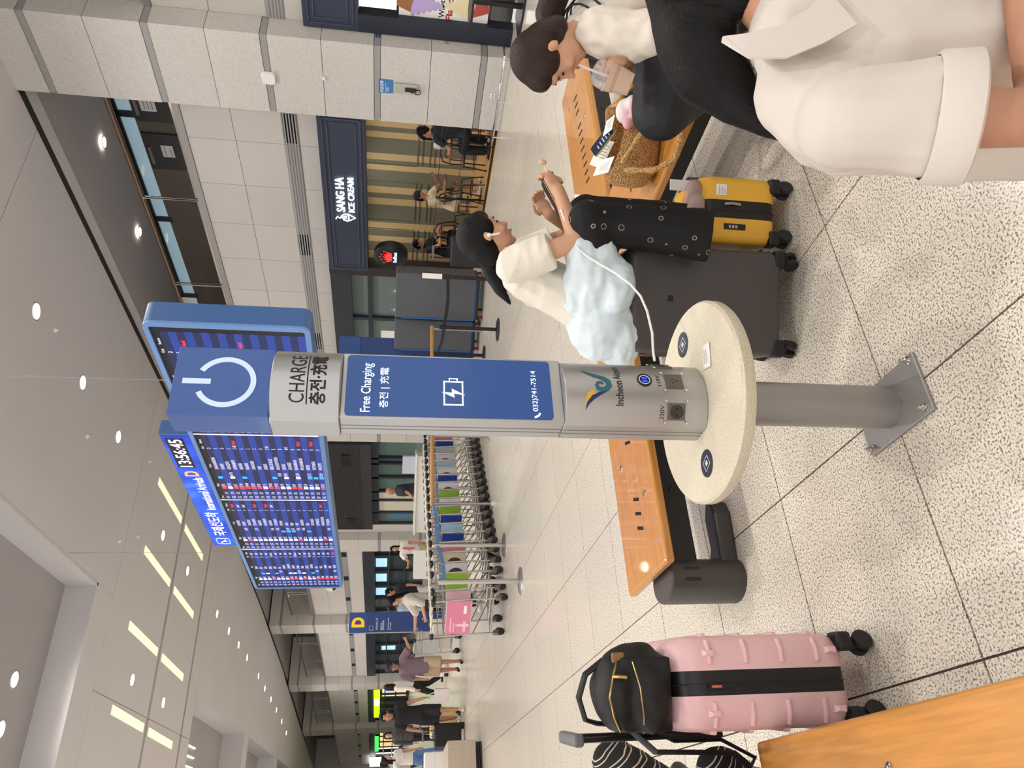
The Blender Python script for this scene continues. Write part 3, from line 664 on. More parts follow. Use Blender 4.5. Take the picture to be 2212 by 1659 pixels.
MB().tube([(.3, -.05, .12), (0, -.05, .12), (-.03, 0, .12), (-.03, 1.5, .12), (0, 1.55, .12)], .02, 10).build('bar', M_CHROME, kb)
for y in (.0, .75, 1.45): MB().cyl((-.03, y, 0), (-.03, y, .12), .012, n=8).build('post', M_CHROME, kb)
# camera dome, lights and little fittings on the far facade
dm = thing('dome_camera', 'white dome security camera on the facade near the D sign', 'camera', (9.9, 34.4, 4.1))
MB().lathe([(.02, .3), (.15, .28), (.22, .1), (.22, 0)], 18).build('housing', M_WHITE, dm); MB().ell((0, 0, 0), (.18, .18, .16)).build('dome', M_BLACK, dm)
# ================================================================== CHARGING KIOSK
KX, KY = 1.124, 1.918
ks = thing('charging_kiosk', 'steel phone charging kiosk with round stone table and blue power sign', 'charging kiosk', (KX, KY, 0))
M_TERR = granite('terrazzo_cream', 'CFC4AB', 'C5B899', 'D8D0BC', 190, .35, .28, .42, .02)
M_KBLUE = mat('kiosk_blue', '34589C', .3, var=.03, vs=12, coat=.3)
M_PWR = mat('power_symbol', 'BFD0F5', .4, emit='B4C8F8', es=.35)
MB().box(-.108, .1, -.183, .153, 0, .012).build('floor_plate', M_STEELD, ks, 0, .003)
for x, y in ((-.09, -.16), (.08, -.16), (-.09, .13), (.08, .13)):
    b = MB(); b.lathe([(.014, .012), (.014, .02), (.009, .021), (.009, .032), (.005, .034), (.005, .046), (.001, .047)], 10, (x, y, 0)); b.build('anchor_bolt', M_CHROME, ks)
MB().lathe([(.0705, .012), (.0705, .63)], 36).build('pole', M_STEELD, ks)
b = MB(); b.lathe([(.30, .634), (.315, .638), (.32, .646), (.32, .672), (.313, .68), (.001, .6801)], 72); b.build('table_top', M_TERR, ks)
def prof(W, yb, ys, bulge, n=14):                # flat back, curved front
    Rr = (W*W/4+bulge*bulge)/(2*bulge); yc = ys-bulge+Rr; am = math.asin(W/2/Rr)
    arc = [(Rr*math.sin(-am+2*am*i/n), yc-Rr*math.cos(-am+2*am*i/n)) for i in range(n+1)]
    return arc+[(W/2, yb), (-W/2, yb)], Rr, yc
pl, RR, YC = prof(.22, .055, -.03, .06)
MB().prism(pl, .68, 1.125).build('lower_body', M_STEEL, ks, 30, .003)
for y in (.0, .02): MB().box(-.1115, -.11, y, y+.002, .68, 1.125).build('side_groove', M_STEELD, ks, 0)
MB().box(-.108, .108, -.045, .055, 1.125, 1.775).build('middle_body', M_STEEL, ks, 0, .003)
for y in (.0, .02): MB().box(-.1095, -.108, y, y+.002, 1.125, 1.775).build('side_groove', M_STEELD, ks, 0)
pc, RC, YC2 = prof(.232, .058, -.03, .062)
MB().prism(pc, 1.775, 1.966).build('name_drum', M_STEEL, ks, 30, .003)
hd = MB().box(-.112, .112, -.047, .055, 1.966, 2.234).build('sign_box', M_KBLUE, ks, 0, .004)
b = MB()
N = 40; ang = [R(118)+R(304)*i/N for i in range(N+1)]
for zf, nm in ((0, 0),):
    rings = []
    for a in ang: rings.append([(r*math.cos(a)*.98-.005, y, 2.093+r*math.sin(a)) for r, y in ((.083, -.047), (.083, -.0505), (.068, -.0505), (.068, -.047))])
    b.loft(rings)
b.box(-.013, .003, -.0505, -.047, 2.132, 2.207); b.build('power_symbol', M_PWR, hd, 0)
def bendf(z0, s0, Rr, yc, off=.0008):
    def f(c):
        a = (c.x+s0)/Rr; return V3(((Rr+off)*math.sin(a), yc-(Rr+off)*math.cos(a), z0+c.y))
    return f
def ktext(body, s0, z0, wdt, hgt, m=None, bold=0., Rr=None, yc=None, name='lettering', par=None):
    me = text_mesh(body, .1, bold); xs = [v.co.x for v in me.vertices]; ys = [v.co.y for v in me.vertices]
    bm = bmesh.new(); bm.from_mesh(me); bmesh.ops.triangulate(bm, faces=bm.faces[:]); bmesh.ops.subdivide_edges(bm, edges=[e for e in bm.edges if e.calc_length() > .03], cuts=2); bm.to_mesh(me); bm.free()
    f = bendf(z0, s0, Rr or RR, yc if yc is not None else YC)
    for v in me.vertices: v.co = f(V3(((v.co.x-min(xs))/(max(xs)-min(xs))*wdt, (v.co.y-min(ys))/(max(ys)-min(ys))*hgt, 0)))
    me.materials.clear(); me.materials.append(m or M_INK); o = bpy.data.objects.new(name, me); COL.objects.link(o); o.parent = par or ks; return o
ktext('CHARGE', -.082, 1.872, .162, .042, Rr=RC, yc=YC2)
ktext('충전·充電', -.086, 1.813, .166, .047, bold=.025, Rr=RC, yc=YC2)
b = MB(); f = bendf(0, 0, RC, YC2)
b.loft([[f(V3((-.086+.17*i/12, z, 0))) for z in (1.8635, 1.867)] for i in range(13)], closed=False); b.build('underline', M_INK, ks, 0)
# display
M_KSCR = mat('kiosk_screen', '16305E', .12, emit='2C5290', es=.55, spec=.5); M_KTXT = mat('kiosk_screen_text', 'FFFFFF', .4, emit='CFE8FF', es=1.25)
sc = MB().prism(rrect(.202, .604, .012, 4), 0, .003).build('display', M_KSCR, ks, 0); sc.matrix_local = Matrix.Translation((0, -.045, 1.46)) @ Matrix.Rotation(R(90), 4, 'X')
def st(body, x, z, w_, h_, bold=.0): return text('screen_text', body, .05, M_KTXT, ks, facing((x, -.0486, z), (1, 0, 0)), bold=bold, width=w_, height=h_)
st('Free Charging', -.09, 1.683, .163, .036, .004); st('충전 | 充電', -.075, 1.637, .135, .03)
st('032)741-7514', -.075, 1.199, .14, .02)
b = MB()
for q in ((-.062, .02, 1.478, 1.482), (-.062, .02, 1.424, 1.428), (-.062, -.058, 1.424, 1.482), (.016, .02, 1.424, 1.482)): b.box(q[0], q[1], -.0487, -.048, q[2], q[3])
for q in ((.02, .03, 1.463, 1.466), (.02, .03, 1.440, 1.443), (.0275, .03, 1.440, 1.466)): b.box(q[0], q[1], -.0487, -.048, q[2], q[3])
b.build('battery_icon', M_KTXT, ks, 0); b = MB(); b.loft([[(x, y, z) for x, z in ((-.018, 1.487), (-.036, 1.450), (-.022, 1.452), (-.027, 1.419), (-.006, 1.458), (-.02, 1.457))] for y in (-.0492, -.0486)])
b.build('bolt_icon', M_KTXT, ks, 0); b = MB(); b.tube([(-.096, -.0488, 1.215), (-.092, -.0488, 1.207), (-.088, -.0488, 1.202), (-.082, -.0488, 1.199)], .0032, 5); b.build('phone_icon', M_KTXT, ks, 0)
# airport emblem (teal curl, yellow and navy feathers)
M_TEAL = mat('print_teal', '2C6675', .5); M_PYEL = mat('print_yellow', 'D8A92E', .5); M_PNAVY = mat('print_navy', '1E2E66', .5)
def decal(pts2, m, s0, z0, sc_, name='emblem'):   # ribbon of (x, y, halfwidth)
    f = bendf(z0, s0, RR, YC); b = MB(); L = []
    for i, (x, y, h) in enumerate(pts2):
        a = pts2[max(i-1, 0)]; c = pts2[min(i+1, len(pts2)-1)]; t = V3((c[0]-a[0], c[1]-a[1], 0)).normalized(); n_ = V3((-t.y, t.x, 0))
        L.append([f((V3((x, y, 0))+n_*h)*sc_), f((V3((x, y, 0))-n_*h)*sc_)])
    b.loft(L, closed=False); return b.build(name, m, ks, 0)
curl = [(1.0, 1.05, .004), (.86, .82, .05), (.78, .62, .07), (.70, .42, .085), (.62, .22, .10), (.48, .08, .11), (.32, .06, .115), (.19, .16, .11), (.14, .32, .10), (.19, .47, .085), (.32, .53, .075), (.43, .46, .07), (.45, .35, .065), (.38, .28, .05)]
decal(curl, M_TEAL, -.03, .985, .082)
decal([(1.0, 1.05, .002), (.8, .78, .02), (.66, .62, .06), (.56, .52, .05)], M_TEAL, -.017, .99, .078)
decal([(.08, .62, .09), (-.05, .82, .1), (-.28, .96, .05), (-.45, .98, .005)], M_PYEL, -.03, .985, .082)
decal([(.1, .14, .01), (0, .42, .06), (-.16, .7, .085), (-.38, .88, .05), (-.62, .97, .004)], M_PNAVY, -.03, .985, .082)
ktext('Incheon', -.066, .948, .08, .024, bold=.015); ktext('Airport', .020, .943, .064, .030)
ktext('110V', .0, .825, .042, .013); ktext('220V', -.105, .821, .044, .013)
M_SOCK = mat('socket_plate', '6E6A66', .35, .7)
def socket(phi, z, kind):
    a = R(phi); fr_ = Matrix.Translation((RR*math.sin(a), YC-RR*math.cos(a), z)) @ Matrix.Rotation(a, 4, 'Z')
    s = MB(fr_).box(-.026, .026, -.004, .004, -.028, .028).build('socket_outlet', M_SOCK, ks, 0, .002)
    for x in (-.033, .033):
        for zz in (-.034, .034): MB(fr_).ell((x, -.001, zz), (.0045, .003, .0045), 8, 6).build('screw', M_CHROME, s)
    if kind == 110:
        b = MB(fr_)
        for x in (-.008, .006): b.box(x-.001, x+.001, -.0045, -.004, .0, .008)
        b.ell((0, -.004, -.008), (.003, .001, .003), 8, 6); b.build('slots', M_HOLE, s, 0)
    else:
        b = MB(fr_ @ Matrix.Rotation(R(90), 4, 'X')); b.lathe([(.021, .0042), (.021, .0058), (.019, .006), (.0185, .0045), (.001, .0045)], 24); b.build('round_recess', mat('socket_dark', '4A4744', .3, .5), s)
        b = MB(fr_)
        for x in (-.009, .009): b.ell((x, -.0055, 0), (.0028, .001, .0028), 8, 6)
        b.build('slots', M_HOLE, s, 0)
socket(8, .783, 110); socket(-35, .783, 220); socket(50, .795, 110)
a = R(9); fr_ = Matrix.Translation((RR*math.sin(a), YC-RR*math.cos(a), .876)) @ Matrix.Rotation(a, 4, 'Z') @ Matrix.Rotation(R(90), 4, 'X')
ub = MB(fr_).lathe([(.023, -.002), (.023, .003), (.019, .004), (.018, .002), (.001, .002)], 28).build('usb_port', M_BLACK, ks)
MB(fr_).lathe([(.0172, .0022), (.0172, .0028), (.0158, .0028), (.0158, .0022)], 28, cap=False).build('light_ring', mat('usb_ring', 'C9D4FF', .4, emit='B8C6FF', es=1.), ub)
b = MB(fr_)
for x in (-.006, .006): b.box(x-.0035, x+.0035, -.008, .008, .0022, .0028)
b.build('usb_slots', mat('usb_blue', '2A46C8', .4, emit='2A4CFF', es=.9), ub, 0)
# charger spots, note
M_SPOT = mat('charger_spot', '2A2C36', .25)
for p, n_ in ((PZ(1475, 745, .6805), 'black wireless charging pad with a phone icon beside the white note'), (PZ(1527, 1001, .6805), 'black wireless charging pad with a phone icon over the bench end')):
    t = thing('charging_pad', n_, 'charging pad', p); MB().lathe([(.043, 0), (.0425, .0012), (.001, .0013)], 32).build('disc', M_SPOT, t)
    b = MB()
    for q in ((-.017, .017, -.02, -.0185), (-.017, .017, .0185, .02), (-.017, -.0155, -.02, .02), (.0155, .017, -.02, .02)): b.box(q[0], q[1], q[2], q[3], .0013, .0016)
    for k in range(3): b.box(-.006+.005*k, -.003+.005*k, -.008, .008, .0013, .0016)
    b.build('phone_icon', M_INKW, t, 0); t.rotation_euler[2] = R(20)
nt = thing('paper_note', 'crumpled white paper note lying on the round kiosk table', 'note', PZ(1527, 768, .681), R(-20))
b = MB(); g = [[(x*.013-.04, y*.013-.026, .001+.004*noise.noise((x*.7, y*.9, 2))**2+abs(x-3)*.0004) for y in range(5)] for x in range(7)]
b.loft(g, closed=False); o = b.build('sheet', M_PAPER, nt, 60); sm = o.modifiers.new('s', 'SOLIDIFY'); sm.thickness = .0004
b = MB()
for k in range(2): b.tube([(-.025+.006*i, .008-.012*k+.002*(-1)**i, .0052) for i in range(8)], .0005, 4)
b.build('handwriting', M_INK, nt, 0)
ca = tag(MB().tube([PD(*q) for q in ((1414, 779, 2.26), (1411, 760, 2.28), (1409, 720, 2.34), (1398, 672, 2.42), (1384, 640, 2.5), (1362, 614, 2.6), (1330, 590, 2.68), (1300, 573, 2.74), (1272, 556, 2.78), (1250, 538, 2.80), (1228, 500, 2.84), (1212, 452, 2.86))], .0042, 8).build('charging_cable', M_WHITE), 'thin white charging cable from the kiosk to the seated woman', 'cable')

# ================================================================== BENCHES
def bench(loc, rz, L, label, W=.58):
    """origin at one seat corner, seat runs along local x, depth along local y"""
    t = thing('bench', label, 'bench', loc, rz)
    b = MB(); b.prism([(0, 0), (L, 0), (L-.0, W), (.0, W)], .375, .42); b.build('seat', M_WOOD, t, 0, .014, 3)
    s = MB()
    grp = [L*.12, L*.42, L*.72]
    for gx in grp:
        for k in range(8 if gx == grp[1] else 3):
            x = gx+.075*k+(.0 if gx != grp[1] else -.1)
            s.prism([(x, W*.38), (x+.018, W*.38), (x+.048, W*.52), (x+.03, W*.52)], .4195, .4206)
    s.build('seat_slots', M_HOLE, t, 0)['kind'] = 'stuff'
    for x in (L*.2, L*.34, L*.63, L*.85):
        y = W*(.22 if x in (L*.2, L*.63) else .72)
        MB().lathe([(.017, .42), (.017, .4225), (.012, .4245), (.001, .4245)], 14, (x, y, 0)).build('bolt', M_CHROME, t)
    MB().box(.06, L-.06, .07, W-.07, .345, .375).build('under_frame', M_CHARD, t, 0)
    bm_ = MB().box(.02, L-.02, W*.28, W*.62, .2, .345).build('beam', M_CHARD, t, 0, .01)
    for x in (L*.22, L*.4, L*.7):
        MB().ell((x, W*.28, .27), (.014, .006, .014), 10, 6).build('beam_bolt', M_BLACK, bm_)
    for x in (-.02, L+.02):
        sg_ = 1 if x < L/2 else -1
        lg = MB().loft([[(x+k*.1*math.cos(a*.2618), W*.42+k*.135*math.sin(a*.2618), z) for a in range(24)] for z, k in ((.0, 1), (.352, 1), (.36, .95))]).build('leg', M_CHAR, t)
        MB().box(x-.034, x+.034, W*.42-.132, W*.42-.1, .215, .30).build('leg_pocket', M_CHARD, lg, 0, .008)
        MB().prism([(x+sg_*.04, W*.45-.1), (x+sg_*.30, W*.45-.13), (x+sg_*.37, W*.45-.1), (x+sg_*.38, W*.45-.04), (x+sg_*.31, W*.45), (x+sg_*.16, W*.45+.0), (x+sg_*.04, W*.45+.1)], 0, .085).build('foot', M_CHAR, t, 0, .015, 3)
    return t
bench((.97, 3.05, 0), 0, 1.88, 'brown wooden bench behind the charging kiosk')
bench((2.88, 3.05, 0), 0, 1.88, 'brown wooden bench beyond the crochet bag')
bench((3.15, 1.14, 0), R(90), 1.88, 'brown wooden bench holding the crochet bag')
bench((.2, .66, 0), R(90), 1.88, 'brown wooden bench beside the pink suitcase')
bench((.35, .12, 0), 0, 1.88, 'brown wooden bench under the woman in the white polo shirt')

# ================================================================== SUITCASES
def caster(parent, x, y, z0, r=.03, m=None, twin=True, ax=0., wname='wheel'):
    c = MB().box(x-.018, x+.018, y-.02, y+.02, z0*.55, z0+.02).build('caster', M_BLACK, parent, 0, .006)
    for s in ((-.012, .012) if twin else (0,)):
        d = V3((math.cos(ax), math.sin(ax), 0)); p = V3((x, y, r))+d*s*1.6
        MB().tube([p-d*.009, p-d*.008, p+d*.008, p+d*.009], [r*.8, r, r, r*.8], 16).build(wname, m or M_RUBBER, c)
    return c
def suitcase(name, label, loc, rz, w_, d_, h_, m, z0=.075, band=.045, cr=.05, ribs=0, ribs_side=False, handle=0., grab=True, wheel_r=.03, mband=None, group=None, er=.03, hy=.03):
    t = thing(name, label, 'suitcase', loc, rz, group)
    def shell(y0, y1):
        pr = rrect(w_, h_-z0, cr, 5, 0, (h_+z0)/2); s = 1 if y1 > 0 else -1; yo, yi = (y1, y0) if s > 0 else (y0, y1)
        rings = []
        for q_, yy in ((0, yi), (0, yo-s*er), (er*.3, yo-s*er*.34), (er*.62, yo-s*er*.06), (er*1.1, yo)):
            rings.append([(p[0]*(1-2*q_/w_), yy, (p[1]-(h_+z0)/2)*(1-2*q_/(h_-z0))+(h_+z0)/2) for p in pr])
        if s > 0: rings = [r[::-1] for r in rings]
        return MB().loft(rings).build('shell', m, t, 50)
    s1 = shell(-d_/2, -band/2); s2 = shell(band/2, d_/2)
    pb = rrect(w_-.006, h_-z0-.006, cr, 5, 0, (h_+z0)/2)
    bd_ = MB().loft([[(p[0], y, p[1]) for p in pb] for y in (-band/2, band/2)]).build('zip_band', mband or M_BLACK, t)
    bb = MB(); bb.tube([(p[0]*1.006, -.004, (p[1]-(h_+z0)/2)*1.004+(h_+z0)/2) for p in pb], .003, 5, closed=True); bb.build('zip_teeth', M_CHARD, bd_)
    if ribs:
        for sh_, sg_ in ((s1, -1), (s2, 1)):
            for k in range(ribs):
                z = z0+(h_-z0)*(k+1)/(ribs+1)
                for sx in (-1, 1): MB().tube([(sx*(w_/2), sg_*(band/2+.02), z), (sx*(w_/2+.0005), sg_*(d_/2-er), z), (sx*(w_/2-er*.3), sg_*(d_/2-er*.34), z)], .008, 8).build('rib', m, sh_)
                MB().tube([(-w_/2+.03, sg_*d_/2, z), (w_/2-.03, sg_*d_/2, z)], .008, 8).build('rib', m, sh_)
    for sx in (-1, 1):
        for sy in (-1, 1):
            MB().box(sx*(w_/2-.07), sx*(w_/2+.003), sy*(d_/2-.06), sy*(d_/2+.003), z0-.012, z0+.04).build('corner_guard', M_BLACK, t, 0, .012)
            caster(t, sx*(w_/2-.035), sy*(d_/2-.035), z0, wheel_r, ax=R(30)*sx)
    if handle:
        for sx in (-.09, .09): hh = MB().cyl((sx, -d_/2+hy, h_-.03-4*(.03-hy)), (sx, -d_/2+hy, h_+handle), .009, n=8).build('handle_rod', M_BLACK, t)
        MB().box(-.115, .115, -d_/2+hy-.02, -d_/2+hy+.02, h_+handle-.01, h_+handle+.025).build('grip', mat('grip_grey', '6A6A6E', .4), hh, 0, .01)
    if grab:
        MB().tube([(-.08, .02, h_+.002), (-.07, .02, h_+.02), (.07, .02, h_+.02), (.08, .02, h_+.002)], .009, 8).build('grab_handle', M_BLACK, t)
    return t
M_CASEG = mat('case_grey', '4A4646', .38, bump=.05, bs=250)
gc = suitcase('suitcase', 'large dark grey hard suitcase under the seated woman', (1.84, 2.335, 0), R(-30), .43, .30, .725, M_CASEG, cr=.045, grab=False, band=.012)
MB().box(-.012, .012, -.1525, -.149, .545, .565).build('badge', M_BLACK, gc, 0)
for z in (.2, .62): MB().box(-.2175, -.214, -.06, -.045, z, z+.03).build('latch_mark', M_BLACK, gc, 0)
M_CASEY = mat('case_yellow', 'E8B03C', .36, bump=.02, bs=250)
yc_ = suitcase('suitcase', 'small yellow hard suitcase with a white name sticker', (2.215, 2.205, 0), R(-120), .33, .275, .415, M_CASEY, z0=.07, band=.075, cr=.06)
MB().box(.164, .1675, .055, .10, .30, .345).build('name_sticker', M_PAPER, yc_, 0)
b = MB()
for k in range(3): b.tube([(.1677, .06+.0055*i, .332-.012*k+.003*(-1)**i) for i in range(7-k)], .0009, 4)
b.build('handwriting', M_INK, yc_, 0)
lk = MB().box(.164, .169, -.085, -.06, .215, .31).build('combination_lock', M_BLACK, yc_, 0, .004)
for k in range(3): MB().box(.169, .1705, -.079, -.067, .28-.014*k, .289-.014*k).build('dial', M_STEEL, lk, 0)
MB().tube([(.168, .02, .24), (.172, .022, .28), (.17, .018, .31)], .006, 8).build('zip_puller', M_STEELD, yc_)
MB().box(.1, .104, .08, .125, .43, .52).build('luggage_tag', M_PAPER, yc_, 0)
M_CASEP = mat('case_pink', 'E8BCBE', .38, bump=.02, bs=250)
pc_ = suitcase('suitcase', 'tall pink ribbed suitcase carrying a black backpack', (.40, 2.62, 0), R(-99), .47, .29, .72, M_CASEP, z0=.095, band=.075, cr=.095, er=.05, hy=-.012, ribs=4, handle=.285, wheel_r=.034, grab=False)
M_PINKB = mat('case_pink_light', 'F0BFC2', .35)
for yy in (-.09, .09):
    for z in (.17, .60): MB().loft([[(.234, yy-.011, z-.018), (.234, yy+.011, z-.018), (.234, yy+.011, z+.02), (.234, yy-.011, z+.02)], [(.246, yy-.009, z-.016), (.246, yy+.009, z-.016), (.246, yy+.004, z+.008), (.246, yy-.004, z+.008)]]).build('side_foot', M_PINKB, pc_, 0)
zp = MB().box(.238, .246, -.02, .0, .53, .61).build('zip_lock', M_BLACK, pc_, 0, .004); MB().box(.2465, .248, -.014, -.007, .57, .602).build('orange_tab', mat('tab_orange', 'D8643A', .5), zp, 0)
MB().box(.12, .19, .05, .09, .7205, .722).build('care_sticker', M_PAPER, pc_, 0)

# ================================================================== remeshed soft forms
def solid(parts, voxel=.012, smooth=6, fac=.5, disp=None):
    """parts: MB with closed shapes; welded to one continuous surface"""
    me = parts.mesh('solid', M_BLACK, 0); o = bpy.data.objects.new('solid', me)
    r = o.modifiers.new('r', 'REMESH'); r.mode = 'VOXEL'; r.voxel_size = voxel; r.use_smooth_shade = True
    if smooth: s = o.modifiers.new('s', 'SMOOTH'); s.factor = fac; s.iterations = smooth
    me2 = evalmesh(o); bpy.data.meshes.remove(me)
    if disp:
        for v, n_ in zip(me2.vertices, [tuple(v.normal) for v in me2.vertices]): v.co += V3(n_)*disp(v.co)
    me2.polygons.foreach_set('use_smooth', [True]*len(me2.polygons)); return me2
def soft(name, parts, m, parent=None, voxel=.012, smooth=6, disp=None, fac=.5):
    me = solid(parts, voxel, smooth, fac, disp); me.materials.clear(); me.materials.append(m); me.name = name
    return mk(name, me, parent)
M_CLOTHK = mat('black_nylon', '141415', .55, bump=.12, bs=120)
M_GOLD = mat('gold_metal', 'B59A62', .3, .9)
bp = thing('backpack', 'black nylon backpack with gold zips on the pink suitcase', 'backpack', (.37, 2.50, .722), R(-20))
b = MB(); b.ell((0, 0, .12), (.135, .1, .125)); b.box(-.115, .115, -.085, .085, .0, .16); b.ell((.0, -.03, .17), (.12, .08, .075)); b.ell((-.02, -.08, .07), (.10, .05, .065)); b.ell((.09, .0, .09), (.06, .08, .08))
soft('body', b, M_CLOTHK, bp, .01, 5, lambda c: .008*noise.noise(c*14))
MB().tube([(-.11, -.075, .17), (-.06, -.11, .2), (.0, -.115, .215), (.06, -.105, .2), (.11, -.06, .17)], .0035, 6).build('zip', M_GOLD, bp)
MB().tube([(-.12, -.06, .09), (-.06, -.128, .11), (.03, -.13, .12), (.1, -.09, .13)], .0025, 6).build('zip', M_GOLD, bp)
MB().tube([(.06, -.105, .2), (.062, -.118, .185), (.06, -.12, .16)], .006, 6).build('zip_puller', M_GOLD, bp)
MB().box(.085, .125, -.07, -.055, .15, .19).build('leather_tab', mat('tan_leather', '8A6442', .6), bp, 0, .004)
MB().tube([(-.11, .02, .16), (-.105, .02, .22), (-.09, .01, .262), (-.02, .0, .285), (.05, .0, .262), (.09, .01, .2), (.1, .01, .17)], .016, 8, flat=.5).build('top_handle', M_CLOTHK, bp)
MB().tube([(-.12, -.02, .12), (-.18, -.05, .05), (-.19, -.04, -.1), (-.2, -.03, -.22), (-.24, -.04, -.27)], .021, 8, flat=.35).build('shoulder_strap', M_CLOTHK, bp)
MB().tube([(-.12, .03, .06), (-.17, .03, -.04), (-.17, .02, -.2), (-.22, -.02, -.3), (-.28, -.02, -.26)], .019, 8, flat=.35).build('shoulder_strap', M_CLOTHK, bp)
# ------------------------------------------------------------------ crochet bag and what is in it
M_CROCH = mat('crochet_tan', 'BA8A52', .8); T = NT(M_CROCH)
tc = T.n('ShaderNodeTexCoord'); vo = T.n('ShaderNodeTexVoronoi', i_Scale=150.); T.l(tc.outputs['Object'], vo.inputs['Vector'])
cr_ = T.n('ShaderNodeValToRGB'); e = cr_.color_ramp.elements; e[0].position = .2; e[0].color = lin('DDB37C'); e[1].position = .75; e[1].color = lin('A3763F'); T.l(vo.outputs['Distance'], cr_.inputs[0]); T.l(cr_.outputs[0], T.b.inputs['Base Color'])
bpn = T.n('ShaderNodeBump', i_Strength=.9, i_Distance=.006); bpn.invert = True; T.l(vo.outputs['Distance'], bpn.inputs['Height']); T.l(bpn.outputs[0], T.b.inputs['Normal'])
bg = thing('crochet_bag', 'tan crochet handbag slouched open on the wooden bench', 'bag', (2.80, 2.33, .42), R(-32)); bg.scale = (1.12,)*3
rings = []
for k, (f_, z) in enumerate(((.8, .0), (1., .03), (1.08, .09), (1.0, .15), (.9, .185), (.86, .18), (.92, .14), (.95, .08))):
    rings.append([((.18*f_+.01*math.sin(a*1.9+k))*math.cos(a*.2618), (.115*f_)*math.sin(a*.2618), max(.003, z+.022*math.sin(a*.5236+1)*(z > .1))) for a in range(24)])
b = MB(); b.loft(rings, cap=False); b.add(rings[0], [tuple(reversed(range(24)))]); b.add(rings[-1], [tuple(range(24))]); b.build('pouch', M_CROCH, bg, 70)
def braid(pts, r=.012):
    P = [V3(p) for p in pts]; out = []
    for i in range(len(P)-1):
        for k in range(6): out.append(P[i].lerp(P[i+1], k/6))
    out.append(P[-1]); rs = [r*(1+.22*math.sin(i*1.6)) for i in range(len(out))]
    return MB().tube(out, rs, 8)
braid([(-.12, -.11, .17), (-.02, -.2, .12), (.04, -.3, .05), (.0, -.36, .02), (-.08, -.37, .015), (-.15, -.32, .02), (-.17, -.22, .07), (-.15, -.12, .16)]).build('strap', M_CROCH, bg)
braid([(.14, .05, .17), (.2, -.02, .15), (.27, -.1, .08), (.34, -.16, .03)]).build('strap', M_CROCH, bg)
ph2 = thing('phone', 'black phone lying screen up on the crochet bag', 'phone', bg.matrix_basis @ V3((.01, .03, .215)), R(-5))
ph2.rotation_euler = (R(28), R(-14), R(10))
MB().prism(rrect(.072, .15, .012), 0, .008).build('case', mat('phone_case', 'B9AE7A', .4), ph2, 0); MB().prism(rrect(.067, .145, .011), .008, .0095).build('screen', mat('phone_screen', '1B1F2A', .08, emit='2C3550', es=.25), ph2, 0)
b = MB()
for k in range(5): b.box(-.02, .02-.004*k, -.05+.02*k, -.044+.02*k, .0095, .0098)
b.build('screen_text', mat('phone_text', '9AA6C0', .5, emit='93A0C0', es=.4), ph2, 0)
for loc, rot, wd, ht, lab in (((-.02, .10, .2), (25, -30, 30), .09, .14, 'white receipt tucked into the crochet bag beyond the phone'), ((-.1, .02, .212), (20, 20, -30), .085, .13, 'printed white receipt sticking out of the crochet bag'), ((.07, .0, .2), (15, -20, 70), .07, .09, 'folded white paper beside the phone in the crochet bag')):
    t = thing('receipt', lab, 'paper', bg.matrix_basis @ V3(loc)); t.rotation_euler = [R(q) for q in rot]
    MB().box(-wd/2, wd/2, -ht/2, ht/2, 0, .0008).build('sheet', M_PAPER, t, 0)
    b = MB()
    for k in range(5): b.box(-wd*.3, wd*(.3-.05*k), -ht*.3+k*ht*.11, -ht*.3+k*ht*.11+.003, .0009, .001)
    b.build('printed_lines', mat('print_grey', '77747A', .7), t, 0)
M_PLUSH = mat('plush_white', 'E6DAD8', .9, bump=.5, bs=220); M_PLPK = mat('plush_pink', 'DDA9B4', .8, bump=.3, bs=200)
pl_ = thing('plush_toy', 'small white and pink plush toy leaning out of the crochet bag', 'toy', bg.matrix_basis @ V3((.10, -.10, .13)), R(-40))
b = MB(); b.ell((0, 0, .03), (.06, .05, .05)); b.ell((.03, -.05, .02), (.035, .035, .03)); soft('body', b, M_PLUSH, pl_, .008, 4)
b = MB(); b.ell((-.055, -.045, .03), (.035, .03, .028)); b.ell((.0, -.085, .015), (.045, .03, .03)); soft('bow', b, M_PLPK, pl_, .007, 3)
